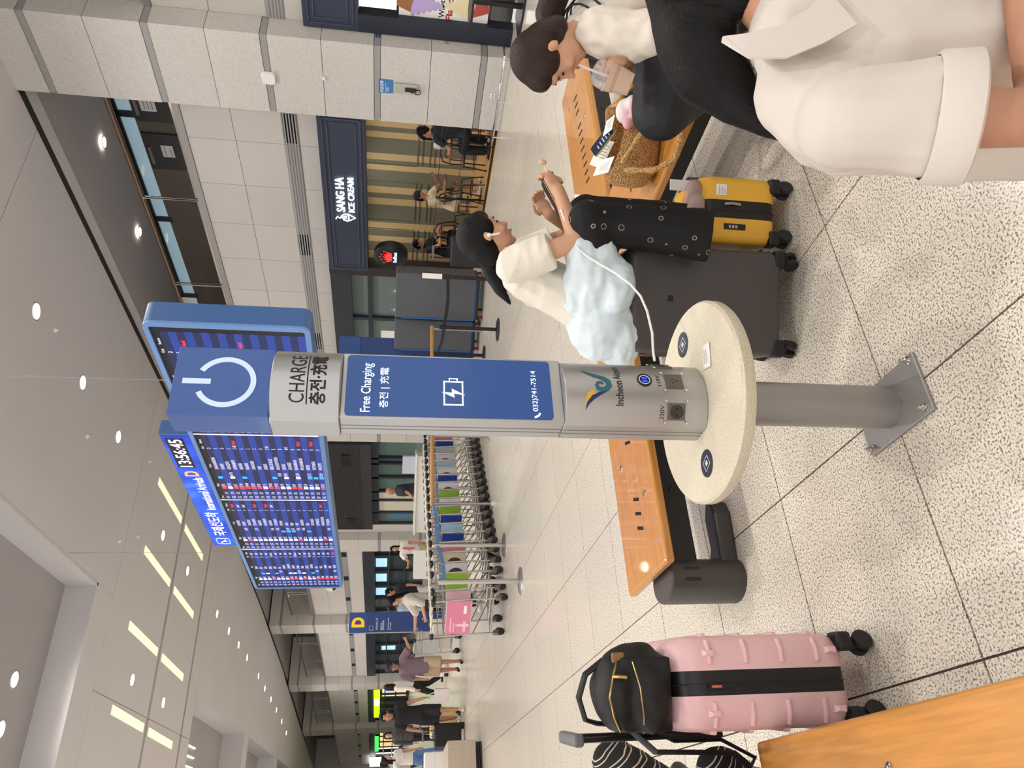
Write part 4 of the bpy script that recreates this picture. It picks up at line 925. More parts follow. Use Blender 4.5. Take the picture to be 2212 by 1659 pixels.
# ================================================================== LUGGAGE TROLLEYS
e_ = V3((.835, .55, 0)).normalized(); near = V3((e_.y, -e_.x, 0)); crz = math.atan2(e_.y, e_.x)-math.pi/2
M_TUBES = mat('trolley_steel', 'B9B6B0', .22, .95)
def trolley_proto():
    t = thing('luggage_trolley', '', 'trolley')
    hw = .29
    f_ = MB()
    for s in (-1, 1):
        f_.tube([(s*hw, 0, .16), (s*hw, -.02, .6), (s*hw, -.05, .95), (s*hw*.97, -.06, 1.02)], .013, 8)
        f_.tube([(s*hw, 0, .2), (s*.2, .45, .18), (s*.12, .85, .17)], .012, 8)
        f_.tube([(s*hw, -.01, .45), (s*.17, .5, .2)], .009, 6)
    f_.tube([(-hw, 0, .2), (hw, 0, .2)], .012, 8); f_.tube([(-.12, .85, .17), (.12, .85, .17)], .012, 8); f_.tube([(-.2, .45, .18), (.2, .45, .18)], .01, 8)
    for x in (-.1, 0, .1): f_.tube([(x, .02, .2), (x*.8, .45, .185), (x*.6, .84, .175)], .007, 6)
    f_.build('frame', M_TUBES, t)
    h = MB().tube([(-hw, -.06, 1.02), (-.12, -.075, 1.035), (.12, -.075, 1.035), (hw, -.06, 1.02)], .014, 8).build('handle_bar', M_TUBES, t)
    for s in (-1, 1): MB().tube([(s*(hw-.06), -.066, 1.025), (s*(hw-.02), -.062, 1.022), (s*(hw+.02), -.058, 1.02), (s*(hw+.03), -.055, 1.0)], [.022, .032, .034, .02], 10).build('grip', M_BLACK, t)
    MB().tube([(-.1, -.075, 1.035), (.1, -.075, 1.035)], .019, 8).build('brake_lever', mat('cream_plastic', 'D9CFB4', .5), h)
    bk = MB()
    for z in (.86, .93): bk.tube([(-hw+.02, -.03, z), (-hw+.03, .2, z), (hw-.03, .2, z), (hw-.02, -.03, z)], .005, 5)
    for k in range(9): bk.tube([(-hw+.03+k*.065, -.03, .845), (-hw+.03+k*.065, .2, .86), (-hw+.03+k*.065, .2, .94)], .0035, 4)
    bk.build('basket', M_TUBES, t)
    MB().box(-hw+.015, hw-.015, -.03, -.018, .49, .84).build('panel_frame', mat('panel_edge', 'C9C6C0', .4, .3), t, 0)
    for x, y in ((-hw, 0), (hw, 0), (-.12, .82), (.12, .82)):
        c = MB().loft([[(x-.022, y-.03, .1), (x+.022, y-.03, .1), (x+.022, y+.05, .07), (x-.022, y+.05, .07)], [(x-.022, y-.02, .17), (x+.022, y-.02, .17), (x+.022, y+.03, .16), (x-.022, y+.03, .16)]]).build('caster', mat('caster_grey', '6E6660', .5), t, 0)
        MB().tube([(x-.018, y+.03, .065), (x-.014, y+.03, .065), (x+.014, y+.03, .065), (x+.018, y+.03, .065)], [.052, .065, .065, .052], 18).build('wheel', M_RUBBER, c)
    return t
TP = trolley_proto()
ADS = {'pink': ('D67E98', 'E9B9C6'), 'green': ('8DB43A', 'C9DC8C'), 'white': ('DCDAE0', '4A3A36'), 'navy': ('1D3F9A', '88A4E0'), 'pale blue': ('A9C8E2', 'C07A5A'), 'cream': ('D9CBAE', '4E3A34'), 'pale pink': ('E2B6C2', 'C22B48'), 'grey': ('B9BABC', '20408A')}
seq = ['pink', 'pale pink', 'green', 'white', 'cream', 'pink', 'navy', 'pale blue', 'navy', 'green', 'white', 'green', 'white', 'navy', 'white', 'pale blue', 'white', 'grey', 'navy', 'pink']
first = V3((2.69, 10.05, 0))-near*.29
admesh = {}
for k, c in ADS.items():
    ma, mb_ = mat('ad_'+k.replace(' ', '_'), c[0], .45), mat('ad2_'+k.replace(' ', '_'), c[1], .45)
    admesh[k] = (MB().box(-.268, .268, -.036, -.0305, .50, .83).mesh('advert_panel', ma, 0),
                 (MB().box(-.23, -.05, -.0375, -.036, .56, .60).box(-.23, .0, -.0375, -.036, .76, .78).box(-.23, -.08, -.0375, -.036, .72, .735) if k not in ('white', 'cream') else
                  MB(Matrix.Translation((.08, -.036, .66)) @ Matrix.Rotation(R(90), 4, 'X')).lathe([(.11, .0), (.105, .0015), (.001, .0016)], 24)).mesh('advert_print', mb_, 0))
trolleys = [TP]+[copy_tree(TP) for _ in seq[1:]]; tt = copy_tree(TP)
for i, k in enumerate(seq):
    t = trolleys[i]
    t.location = first+e_*(.235*i+(.12 if i > 1 else 0)); t.rotation_euler[2] = crz+(R(4) if i == 0 else 0)
    t['label'] = f'chrome luggage trolley with {k} advert panel in the nested row' if i else 'foremost chrome luggage trolley of the row with a large pink advert'
    t['group'] = 'nested luggage trolleys'
    a_ = mk('advert_panel', admesh[k][0], t); mk('advert_print', admesh[k][1], a_)
    if i == 0:
        MB().box(.07, .2, -.0375, -.036, .56, .60).build('advert_print', M_PAPER, a_, 0)
        b = MB(); b.box(-.14, -.10, -.0385, -.036, .52, .66); b.box(-.135, -.105, -.0385, -.036, .66, .70); b.build('printed_bottle', mat('ad_bottle', 'EFC9D6', .4), a_, 0)
    if i == 1:
        b = MB(); b.loft([[(.05+q[0]*.07, y, .66+q[1]*.07) for q in ((0, -1), (.9, .1), (.8, .7), (.4, .8), (0, .4), (-.4, .8), (-.8, .7), (-.9, .1))] for y in (-.0385, -.036)]); b.build('printed_heart', mat('ad_heart', 'C22B48', .5), a_, 0)
        text('lettering', '1+1', .06, M_PAPER, a_, facing((.0, -.0395, .64), (1, 0, 0)), bold=.03, width=.1)
# trolley with bags pushed by the man in the cap
tt.location = (3.55, 16.9, 0); tt.rotation_euler[2] = R(-70); tt['label'] = 'loaded luggage trolley beside the man in the purple shirt'; tt['group'] = 'loaded trolley'
mk('advert_panel', admesh['grey'][0], tt)
o = tag(MB().box(-.24, .24, .05, .5, .215, .62).build('travel_box', mat('box_white', 'DAD5CA', .5), None, 0, .02), 'white travel case lying on the loaded trolley', 'suitcase'); o.location = tt.location; o.rotation_euler[2] = R(-70)

# ================================================================== STANCHIONS
def stanchion(loc, label, h=1.03, m=None, group=None, br=.17, r=.03, name='belt_stanchion'):
    t = thing(name, label, 'stanchion', loc, 0, group); m = m or M_CHROME
    MB().lathe([(br, 0), (br, .008), (br*.85, .02), (.05, .03), (r, .035)], 32).build('base', m, t); MB().cyl((0, 0, .03), (0, 0, h-.12), r, n=16).build('post', m, t)
    MB().lathe([(r*1.15, h-.12), (r*1.15, h-.01), (r*.9, h), (.001, h)], 18).build('belt_head', M_STEELD if m is M_CHROME else m, t); return t
M_SATIN = mat('satin_steel', 'B4AFA8', .3, .9)
S1 = V3((2.63, 9.0, 0)); S2 = V3((3.46, 10.13, 0))
S2 = PZ(1090, 1178)
stanchion(S1, 'silver belt stanchion beside the foremost pink trolley', m=M_SATIN); stanchion(S2, 'silver belt stanchion in front of the navy advert trolleys', m=M_SATIN)
P1 = V3((4.5, 11.1, 0)); P2 = V3((5.79, 11.40, 0))
M_BELT = mat('belt_blue', '5B8FC4', .6); M_BELTK = mat('belt_black', '1B1B1E', .6)
def belt(a, b, z, m, label, logos=0, hgt=.05, col_=None):
    L = (b-a).length; t = thing('barrier_belt', label, 'belt', a+V3((0, 0, z)), math.atan2(b.y-a.y, b.x-a.x))
    MB().loft([[(L*i/10, -.002, -hgt-.03*math.sin(math.pi*i/10)), (L*i/10, .002, -hgt-.03*math.sin(math.pi*i/10)), (L*i/10, .002, -.03*math.sin(math.pi*i/10)), (L*i/10, -.002, -.03*math.sin(math.pi*i/10))] for i in range(11)]).build('webbing', m, t, 0)
    for k in range(logos):
        x = L*(k+.6)/(logos+.4); zz = -hgt*.8-.03*math.sin(math.pi*x/L); MB().loft([[(x+q[0]*.03, y, zz+q[1]*.03) for q in ((0, 0), (.5, .1), (1.4, .9), (.6, .6), (.2, 1.1), (.3, .5))] for y in (-.0045, -.0025)]).build('printed_mark', M_INKW, t, 0)
    return t
belt(S1, S2, .98, M_BELT, 'blue barrier belt between the two silver stanchions', 1); belt(S2, P1, .98, M_BELT, 'blue barrier belt running to the wooden rail', 1)
wr = thing('wooden_rail', 'wooden handrail on steel posts in front of the trolleys', 'rail', P1)
MB().tube([(-.05, 0, .975), (3.45, .0, .975)], .032, 14).build('handrail', mat('rail_wood', 'B8854E', .35, var=.1, vs=3, stretch=(1, 12, 12)), wr)
for x in (0, 1.21, 2.35, 3.4):
    MB().cyl((x, 0, 0), (x, 0, .945), .022, n=12).build('post', M_STEELD, wr)
    MB().lathe([(.07, 0), (.06, .02), (.025, .04)], 16, (x, 0, 0)).build('post_foot', M_STEELD, wr)
K1, K2, K3 = PZ(1076, 712), PZ(1050, 762), V3((7.2, 8.75, 0))
K2 = PZ(1046, 768)
stanchion(K1, 'black belt stanchion with perforated base in front of the covered stacks', .95, M_BELTK, br=.19); stanchion(K2, 'black belt stanchion beside the plain blue totem', .95, M_BELTK, br=.19)
st3 = stanchion(K3, 'black belt stanchion with a small white notice on top', .95, M_BELTK, br=.19)
MB().box(-.04, .04, -.006, .006, .96, 1.26).build('notice_card', M_PAPER, st3, 0); MB().box(-.048, .048, .006, .012, .95, 1.27).build('card_holder', M_BLACK, st3, 0); st3.rotation_euler[2] = R(-38)
belt(K3, K1, .9, M_BELTK, 'black barrier belt in front of the covered stacks', 2); belt(K1, K2, .9, M_BELTK, 'black barrier belt running behind the kiosk', 2)

# ================================================================== COVERED STACKS BY THE SHOPFRONT
M_COVER = mat('cover_grey', '55565A', .5, var=.05, vs=3); M_TARP = mat('tarp_blue', '2A5CA0', .5)
def covered(loc, rz, wd, dp, h, label):
    t = thing('covered_stack', label, 'covered stack', loc, rz)
    MB().box(-wd/2+.03, wd/2-.03, -dp/2+.03, dp/2-.03, .14, h-.03).build('crate_stack', M_TARP, t, 0)
    c = MB(); n = 10
    ring = lambda z, k: [(p[0]*k+.012*noise.noise((p[0]*5, p[1]*5, z*3)), p[1]*k, z) for p in rrect(wd, dp, .03, 2)]
    c.loft([ring(z, k) for z, k in ((.17, 1.01), (.5, 1.0), (1., 1.), (h-.06, 1.), (h, .985), (h+.012, .9))], cap=True); c.build('cover_sheet', M_COVER, t, 60)
    MB().box(-wd/2-.006, -wd/2+.02, -dp/2-.005, -dp/2+.02, .17, h-.1).build('open_seam', M_TARP, t, 0)
    MB().box(-wd/2+.02, wd/2-.02, -dp/2+.02, dp/2-.02, .09, .14).build('dolly', M_BLACK, t, 0)
    for sx in (-1, 1):
        for sy in (-1, 1): MB().tube([(sx*(wd/2-.06)-.02, sy*(dp/2-.06), .045), (sx*(wd/2-.06)+.02, sy*(dp/2-.06), .045)], .045, 14).build('wheel', mat('wheel_red', '8E2A2A', .5), t)
    return t
covered((8.9, 11.31, 0), R(-50), .85, .8, 1.64, 'grey sheeted stack beside the ice cream shop'); covered((8.52, 12.05, 0), R(-52), .62, .6, 1.64, 'grey sheeted stack beside the blue totem')
suitcase('suitcase', 'black suitcase with raised silver handle in front of the ice cream shop', (8.75, 9.92, 0), R(-55), .5, .32, .72, mat('case_black', '18181A', .45), handle=.3, band=.02)

# ================================================================== CAFE FURNITURE
M_BENT = mat('bentwood_black', '1A1816', .35)
def bentchair():
    t = thing('bentwood_chair', '', 'chair')
    MB().lathe([(.001, .455), (.19, .45), (.2, .44), (.19, .425), (.001, .42)], 24).build('seat', M_BENT, t)
    for s in (-1, 1):
        MB().tube([(s*.15, -.13, .43), (s*.17, -.16, .2), (s*.19, -.18, 0)], .013, 8).build('leg', M_BENT, t)
        MB().tube([(s*.14, .14, .43), (s*.16, .19, .2), (s*.17, .22, 0)], .013, 8).build('leg', M_BENT, t)
    MB().tube([(-.17, .12, .44), (-.19, .19, .65), (-.16, .23, .82), (0, .245, .88), (.16, .23, .82), (.19, .19, .65), (.17, .12, .44)], .014, 8).build('backrest', M_BENT, t)
    MB().tube([(-.1, .15, .45), (-.11, .2, .64), (-.08, .225, .75), (0, .23, .78), (.08, .225, .75), (.11, .2, .64), (.1, .15, .45)], .01, 8).build('back_hoop', M_BENT, t)
    MB().tube([(.165*math.cos(a*.5236), .165*math.sin(a*.5236), .24) for a in range(12)], .008, 6, closed=True).build('stretcher_ring', M_BENT, t)
    return t
BC = bentchair(); spots = [(10.75, 8.95, 100, 'black bentwood chair under the man in navy by the pillar'), (10.95, 9.75, -60, 'black bentwood chair beside the woman in the pale shirt'), (10.75, 10.35, 20, 'black bentwood chair facing the shop front rope'), (11.05, 11.05, -70, 'black bentwood chair behind the person in the cap'), (11.1, 11.75, 100, 'black bentwood chair at the empty cafe table'), (10.9, 12.35, -80, 'black bentwood chair under the person in the striped black top')]
for i, (x, y, a, lb) in enumerate(spots):
    c = BC if i == 0 else copy_tree(BC); c.location = (x, y, .012); c.rotation_euler[2] = R(a); tag(c, lb, 'chair', 'cafe chairs')
def cafetable(loc, label):
    t = thing('cafe_table', label, 'table', loc)
    MB().lathe([(.001, .74), (.3, .738), (.31, .725), (.3, .71), (.001, .71)], 28).build('tabletop', mat('table_wood', '6A4030', .35), t)
    MB().cyl((0, 0, .02), (0, 0, .71), .025, n=12).build('pedestal', M_BENT, t); MB().lathe([(.22, 0), (.21, .015), (.03, .03)], 24).build('base', M_BENT, t); return t
cafetable((10.85, 9.4, .012), 'round brown cafe table between the navy man and the woman'); cafetable((11.1, 10.75, .012), 'round brown cafe table before the person in the cap'); cafetable((11.15, 12.05, .012), 'round brown cafe table before the person in the striped black top')
rp = thing('rope_barrier', 'thin black post and rope barrier along the cafe edge', 'barrier', (10.3, 8.5, .012))
for y in (.0, 1.7, 3.4): MB().box(-.012, .012, y-.012, y+.012, 0, .95).build('post', M_BLACK, rp, 0)
for z in (.55, .93): MB().tube([(0, 0, z), (0, 3.4, z)], .006, 6).build('rail_wire', M_BLACK, rp)
MB().box(-.08, .08, -.12, 3.5, 0, .02).build('floor_bar', M_BLACK, rp, 0)

# ================================================================== HALL ODDS AND ENDS
pb_ = thing('stone_plinth', 'low beige stone plinth with dark louvred base', 'plinth', (.55, 14.05, 0), R(3))
MB().box(-.75, .75, -.45, .45, .1, .57).build('block', granite('plinth_stone', 'B9A894', '8F7F6E', 'C6B7A4', 140, .5, .3, .45), pb_, 0, .01)
for k in range(3): MB().box(-.72, .72, -.43, .43, .005+.032*k, .027+.032*k).build('louvre', M_CHARD, pb_, 0)
ct = thing('service_counter', 'white service counter with a clear screen before the dark doors', 'counter', (7.7, 18.2, 0), R(-35))
MB().box(-1.0, 1.0, -.3, .3, 0, .98).build('body', M_WHITE, ct, 0, .01); MB().box(-1.05, 1.05, -.35, .35, .98, 1.02).build('countertop', M_WHITE, ct, 0, .008); MB().box(-.95, .35, -.33, -.32, 1.02, 1.72).build('clear_screen', M_GLASS, ct, 0); MB().box(.5, .95, -.1, .1, 1.02, 1.35).build('monitor', mat('mon', 'C8CCD6', .4), ct, 0)
ct2 = thing('service_counter', 'white service counter beside the couple behind the trolleys', 'counter', (5.9, 18.6, 0), R(-20))
MB().box(-.35, .35, -.3, .3, 0, 1.0).build('body', M_WHITE, ct2, 0, .01); MB().box(-.32, .32, -.3, -.29, 1.0, 1.5).build('clear_screen', M_GLASS, ct2, 0)
# ================================================================== PEOPLE
def limb(b, p0, p1, r0, r1, side=None, fl=1., fl1=None, flat0=False, flat1=False, n=12):
    p0, p1 = V3(p0), V3(p1); t = (p1-p0); L = t.length or 1e-4; t = t/L
    u = V3(side) if side is not None else (V3((0, 0, 1)) if abs(t.z) < .8 else V3((1, 0, 0)))
    u = (u-t*u.dot(t)).normalized(); w_ = t.cross(u); fl1 = fl if fl1 is None else fl1; rings = []
    def ring(c, r, f_): rings.append([c+u*r*math.cos(2*math.pi*j/n)+w_*r*f_*math.sin(2*math.pi*j/n) for j in range(n)])
    if not flat0:
        for a in (80, 55, 28): ring(p0-t*r0*fl*math.sin(R(a)), r0*math.cos(R(a)), fl)
    for k in range(4): q = k/3; ring(p0.lerp(p1, q), r0+(r1-r0)*q, fl+(fl1-fl)*q)
    if not flat1:
        for a in (28, 55, 80): ring(p1+t*r1*fl1*math.sin(R(a)), r1*math.cos(R(a)), fl1)
    return b.loft(rings)
def frame3(f, up):
    f = V3(f).normalized(); up = V3(up); r = f.cross(up).normalized(); u = r.cross(f); return r, f, u
def M3(r, f, u): return Matrix((r, f, u)).transposed()
def hand(b, fing, w_, d, palm, s=1., curl=25, spread=1.):
    """palm prim into b, five fingers into fing. d: hand direction, palm: palm normal"""
    d = V3(d).normalized(); pn = V3(palm); pn = (pn-d*pn.dot(d)).normalized(); sd = d.cross(pn)
    c = V3(w_)+d*.045*s; b.ell(c, (.038*s, .05*s, .016*s), 12, 8, M3(sd, d, pn))
    for i, ln in enumerate((.062, .072, .067, .052)):
        o = c+d*.035*s+sd*(-.027+.018*i)*s*spread; pts = [o]; a = 0; p = o
        for k in range(3):
            a += R(curl); p = p+(d*math.cos(a)+pn*math.sin(a))*ln*s*(.45, .32, .23)[k]; pts.append(p)
        fing.tube(pts, [.0085*s, .0085*s, .0078*s, .0055*s], 7)
    o = c-d*.02*s-sd*.03*s; p = o-sd*.022*s+d*.02*s+pn*.012*s; fing.tube([c-d*.012*s-sd*.015*s, o-sd*.01*s, p, p+d*.028*s+pn*.012*s+sd*.004*s], [.011*s, .0105*s, .0095*s, .006*s], 7)
def head(b, c, f, up, s=1., fem=False):
    r, f, u = frame3(f, up); Mx = M3(r, f, u); P = lambda x, y, z: c+(r*x+f*y+u*z)*s
    b.ell(P(0, -.014, .026), (.073*s, .09*s, .088*s), 18, 12, Mx); b.ell(P(0, .022, -.015), (.061*s, .066*s, .082*s), 16, 10, Mx)
    b.ell(P(0, .03, -.068), (.046*s, .048*s, .036*s), 14, 10, Mx); b.ell(P(0, .064, -.09), (.02*s, .018*s, .016*s), 10, 8, Mx)
    limb(b, P(0, .083, .01), P(0, .1, -.024), .006*s, .0105*s); b.ell(P(0, .079, -.055), (.02*s, .014*s, .012*s), 10, 8, Mx)
    for x in (-1, 1):
        b.ell(P(x*.073, -.008, -.008), (.009*s, .016*s, .027*s), 10, 8, Mx); b.ell(P(x*.036, .062, -.028), (.022*s, .02*s, .022*s), 10, 8, Mx)
    b.ell(P(0, .07, .036), (.05*s, .014*s, .014*s), 10, 8, Mx)
    return P, Mx
def facebits(P, Mx, s, par, off, brow='2A201C'):
    mb_ = mat('brow_'+brow, brow, .7)
    for x in (-1, 1):
        b = MB(); b.ell(P(x*.03, .0765, .008)-off, (.012*s, .006*s, .0038*s), 10, 6, Mx); b.build('eye', M_EYE, par)
        b = MB(); b.ell(P(x*.032, .0785, .03)-off, (.016*s, .005*s, .0024*s), 8, 6, Mx); b.build('eyebrow', mb_, par)
    b = MB(); b.ell(P(0, .0895, -.056)-off, (.018*s, .005*s, .0055*s), 10, 6, Mx); b.build('mouth', M_LIP, par)
def hair(style, P, Mx, s, m, par, off, extra=None, vox=.011, capm=None):
    b = MB(M=Matrix.Translation(-off))
    if style != 'bald':
        b.ell(P(0, -.022, .034), (.083*s, .096*s, .094*s), 18, 12, Mx); b.ell(P(0, -.045, -.01), (.078*s, .07*s, .085*s), 16, 10, Mx); b.ell(P(0, -.055, -.06), (.058*s, .045*s, .06*s), 14, 8, Mx)
        b.ell(P(0, .02, .072), (.07*s, .062*s, .045*s), 14, 10, Mx)
        for x in (-1, 1): b.ell(P(x*.06, .012, .035), (.02*s, .05*s, .05*s), 10, 8, Mx)
        if style in ('long', 'bob'):
            ln = .30 if style == 'long' else .13
            for x in (-1, 1): limb(b, P(x*.07, -.02, .02), P(x*.075, .0, -ln), .028*s, .02*s)
            limb(b, P(0, -.075, .02), P(0, -.09, -ln), .075*s, .06*s, side=Mx.col[0], fl=.5)
        if style == 'bun': b.ell(P(0, -.12, .05), .04*s, 12, 8)
        if extra: extra(b)
        h = soft('hair', b, m, par, vox, 3)
    if style == 'cap' or capm:
        b = MB(M=Matrix.Translation(-off)); b.ell(P(0, -.012, .055), (.092*s, .105*s, .078*s), 18, 12, Mx); limb(b, P(0, .08, .055), P(0, .155, .035), .07*s, .06*s, side=Mx.col[0], fl=.1, fl1=.1)
        soft('cap', b, capm, par, .011, 3)
def person(label, J, sp, vox=.014, group=None):
    S = sp.get('s', 1.); fem = sp.get('fem', False); base = V3(sp.get('base', (J['pel'].x, J['pel'].y, 0))); off = base
    side = (J['sR']-J['sL']).normalized()
    T0 = Matrix.Translation(-off)
    b = MB(M=T0); fg = MB(M=T0)
    hw = (.135 if fem else .15)*S
    dv = J.get('fwd', V3((1, 0, 0)))
    mid = J['pel'].lerp(J['che'], .5)
    limb(b, J['pel'], mid, hw*1.02, hw*.86, side, .68, .68); limb(b, mid, J['che'], hw*.86, hw*1.03, side, .68, .66)
    limb(b, J['sL'], J['sR'], .055*S, .055*S); limb(b, J['che'], J['nek'], .07*S, .05*S, side, .8, 1.)
    limb(b, J['nek'], J['hed']-J['hup']*.05*S, .05*S, .048*S)
    for q in 'LR':
        limb(b, J['s'+q], J['e'+q], .05*S, .04*S); limb(b, J['e'+q], J['w'+q], .04*S, .027*S)
        hd_ = J.get('hd'+q, (J['w'+q]-J['e'+q]).normalized()); pn = J.get('pn'+q, -side if q == 'R' else side)
        hand(b, fg, J['w'+q], hd_, pn, .95*S, sp.get('curl', {}).get(q, 22))
        limb(b, J['h'+q], J['k'+q], .083*S, .055*S); limb(b, J['k'+q], J['a'+q], .054*S, .034*S)
        limb(b, J['a'+q]-V3((0, 0, .02*S)), J['a'+q]+J['td'+q]*.12*S-V3((0, 0, .035*S)), .035*S, .028*S, (0, 0, 1), 1., 1.1)
    P, Mx = head(b, J['hed'], J['face'], J['hup'], S*sp.get('hs', 1.), fem)
    me = solid(b, vox, 3, .4)
    bm = bmesh.new(); bm.from_mesh(me); fm = fg.mesh('f', M_SKIN, 40); bm.from_mesh(fm); bm.to_mesh(me); bm.free(); bpy.data.meshes.remove(fm)
    me.polygons.foreach_set('use_smooth', [True]*len(me.polygons))
    sk = sp.get('skin', M_SKIN); me.materials.clear(); me.materials.append(sk); me.name = 'person'
    o = mk('person', me, None, loc=base); tag(o, label, 'person', group)
    facebits(P, Mx, S*sp.get('hs', 1.), o, off)
    hair(sp.get('hair', 'short'), P, Mx, S*sp.get('hs', 1.), sp.get('hairm', M_HAIRB), o, off, sp.get('hairx'), max(.009, vox*.85), sp.get('cap'))
    # ---- clothes
    g = sp.get('loose', .018)*S; vx = vox
    tp = sp.get('top')
    if tp:
        b = MB(M=T0); hem = J['pel'].lerp(J['che'], sp.get('hem', -.12))
        limb(b, hem, mid, hw*1.04+g*1.5, hw*.92+g*1.3, side, .74, .74, flat0=True); limb(b, mid, J['che'], hw*.92+g*1.3, hw*1.05+g, side, .74, .7)
        limb(b, J['sL'], J['sR'], .06*S+g*.5, .06*S+g*.5); limb(b, J['che'], J['nek'].lerp(J['che'], sp.get('nk', .25)), .085*S+g*.4, .062*S+g*.4, side, .8, 1.)
        if fem: b.ell(J['che'].lerp(J['pel'], .28)+dv*.07*S, (.11*S, .06*S, .06*S), 14, 8, M3(side, dv, V3((0, 0, 1))))
        for q in 'LR':
            sl = sp.get('sleeve', .62)
            if sl <= 1: limb(b, J['s'+q], J['s'+q].lerp(J['e'+q], sl), .058*S+g*.8, .053*S+g*.9, flat1=True)
            else:
                limb(b, J['s'+q], J['e'+q], .056*S+g*.8, .05*S+g*.6); limb(b, J['e'+q], J['e'+q].lerp(J['w'+q], sl-1), .05*S+g*.6, .036*S+g*.5, flat1=True)
        if sp.get('topx'): sp['topx'](b)
        soft(sp.get('topname', 'shirt'), b, tp, o, vx, 2, sp.get('fold', lambda c: .006*S*noise.noise(c*11)), .4)
    bt = sp.get('bottom')
    if bt:
        b = MB(M=T0); ln = sp.get('leg', 1.95); gg = g*sp.get('bl', 1.)
        limb(b, J['pel'].lerp(J['che'], .14), J['pel'], hw*.98+g*.4, hw*1.05+g*.5, side, .72, .74, flat0=True)
        for q in 'LR':
            if ln <= 1: limb(b, J['h'+q], J['h'+q].lerp(J['k'+q], ln), .088*S+gg, .072*S+gg*1.6, flat1=True)
            else:
                limb(b, J['h'+q], J['k'+q], .086*S+gg, .064*S+gg); limb(b, J['k'+q], J['k'+q].lerp(J['a'+q], ln-1), .062*S+gg, (.045 if not sp.get('wide') else .08)*S+gg, flat1=True)
        if sp.get('botx'): sp['botx'](b)
        soft(sp.get('botname', 'trousers'), b, bt, o, vx, 2, lambda c: .005*S*noise.noise(c*10), .4)
    sh = sp.get('shoe')
    if sh:
        for q in 'LR':
            b = MB(M=T0); a = J['a'+q]; td = J['td'+q]
            limb(b, a-td*.045*S-V3((0, 0, .035*S)), a+td*.135*S-V3((0, 0, .045*S)), .042*S, .037*S, (0, 0, 1), .95, 1.1); limb(b, a, a-V3((0, 0, .03*S)), .042*S, .045*S)
            soft('shoe', b, sh, o, max(.01, vx*.9), 2)
    return o, P, Mx
def V(x, y, z): return V3((x, y, z))
def stand(x, y, deg, h, stride=0., aL=None, aR=None, hd=0., look=0., lean=0., swing=0.):
    """facing deg (0 = +x, counter-clockwise). arms: ((f,l,z) upper, (f,l,z) fore)"""
    f = V3((math.cos(R(deg)), math.sin(R(deg)), 0)); l = V3((-f.y, f.x, 0)); o = V3((x, y, 0)); z = V3((0, 0, 1)); J = {'fwd': f}
    J['pel'] = o+z*.53*h; J['che'] = o+z*.765*h+f*lean*h; J['nek'] = o+z*.845*h+f*lean*1.1*h
    hf = V3((math.cos(R(deg+hd)), math.sin(R(deg+hd)), 0)); J['face'] = (hf-z*math.sin(R(look))).normalized(); J['hup'] = (z+hf*math.sin(R(look))).normalized()
    J['hed'] = o+z*.932*h+f*(lean*1.2+.012)*h
    for q, s in (('L', 1), ('R', -1)):
        J['s'+q] = J['che']+l*s*.105*h+z*.03*h
        up, fo = (aL if q == 'L' else aR) or ((.0, .12, -1), (.18, .03, -1))
        w3 = lambda v: (f*v[0]+l*s*v[1]+z*v[2]).normalized()
        J['e'+q] = J['s'+q]+w3(up)*.17*h; J['w'+q] = J['e'+q]+w3(fo)*.145*h; J['pn'+q] = -l*s
        J['h'+q] = o+l*s*.052*h+z*.5*h
        d = stride*s*h
        J['a'+q] = o+l*s*.06*h+f*d+z*(.055*h+(.03*h if d < 0 else 0)); J['k'+q] = J['h'+q].lerp(J['a'+q], .5)+f*(.02*h+max(0, -d)*.25); J['td'+q] = f
    return J
def cl(name, c, **k): return mat('cloth_'+name, c, .8, bump=.15, bs=160, **k)
C_BLK = cl('black', '17171A'); C_NAVY = cl('navy', '22252F'); C_WHT = cl('white', 'DAD4CC'); C_CRM = cl('cream', 'D8C7A4'); C_PUR = cl('purple', '7A6570'); C_BEI = cl('beige', 'B7A284'); C_JEAN = cl('jeans', '5474A8'); C_GRY = cl('grey', '8D8A88'); C_LBL = cl('pale_blue', 'B9C8D2')
S_WHT = mat('shoe_white', 'D6D0C8', .5); S_BLK = mat('shoe_black', '232323', .5); S_GRY = mat('shoe_grey', '77757A', .6)
CAMD = -122      # heading of someone walking towards the camera, roughly
# walkers on the left
J = stand(2.1, 16.5, -105, 1.70, .10, aL=((.0, .3, -1), (.25, .25, -1)), aR=((-.1, .35, -1), (.1, .15, -1)), hd=-8)
BSM = person('man in black T-shirt and shorts walking with a black suitcase', J, dict(s=1.02, hs=1.18, top=C_BLK, bottom=C_BLK, leg=.95, shoe=S_WHT, skin=M_SKIN2, hem=-.15, botname='shorts', loose=.026, hair='short'))[0]
gw = J['wL']
pbag = thing('paper_bag', 'white and pink paper bag hanging from the hand of the man in black', 'bag', (gw.x+.04, gw.y-.02, .32), R(-20))
MB().box(-.13, .13, -.05, .05, 0, .30).build('bag_body', mat('bag_pink_white', 'E2D6D4', .6), pbag, 0)
for s in (-.03, .03): MB().tube([(-.06, s, .3), (-.02, s*.4, .42), (.02, s*.4, .42), (.06, s, .3)], .004, 5).build('bag_handle', M_PAPER, pbag)
rw = J['wR']
suitcase('suitcase', 'large black suitcase pulled by the man in black', (rw.x-.12, rw.y-.05, 0), R(10), .46, .27, .62, mat('case_black2', '1A191A', .5), handle=.22, band=.03)
suitcase('suitcase', 'pale yellow suitcase behind the legs of the man in black', (2.0, 17.35, 0), R(12), .48, .3, .66, mat('case_cream', 'D6C48C', .45), handle=.2)
J = stand(3.06, 16.6, -112, 1.60, .05, aL=((.35, .9, -.5), (.4, .6, .25)), aR=((.05, .28, -1), (.35, .05, -1)), hd=8, look=8)
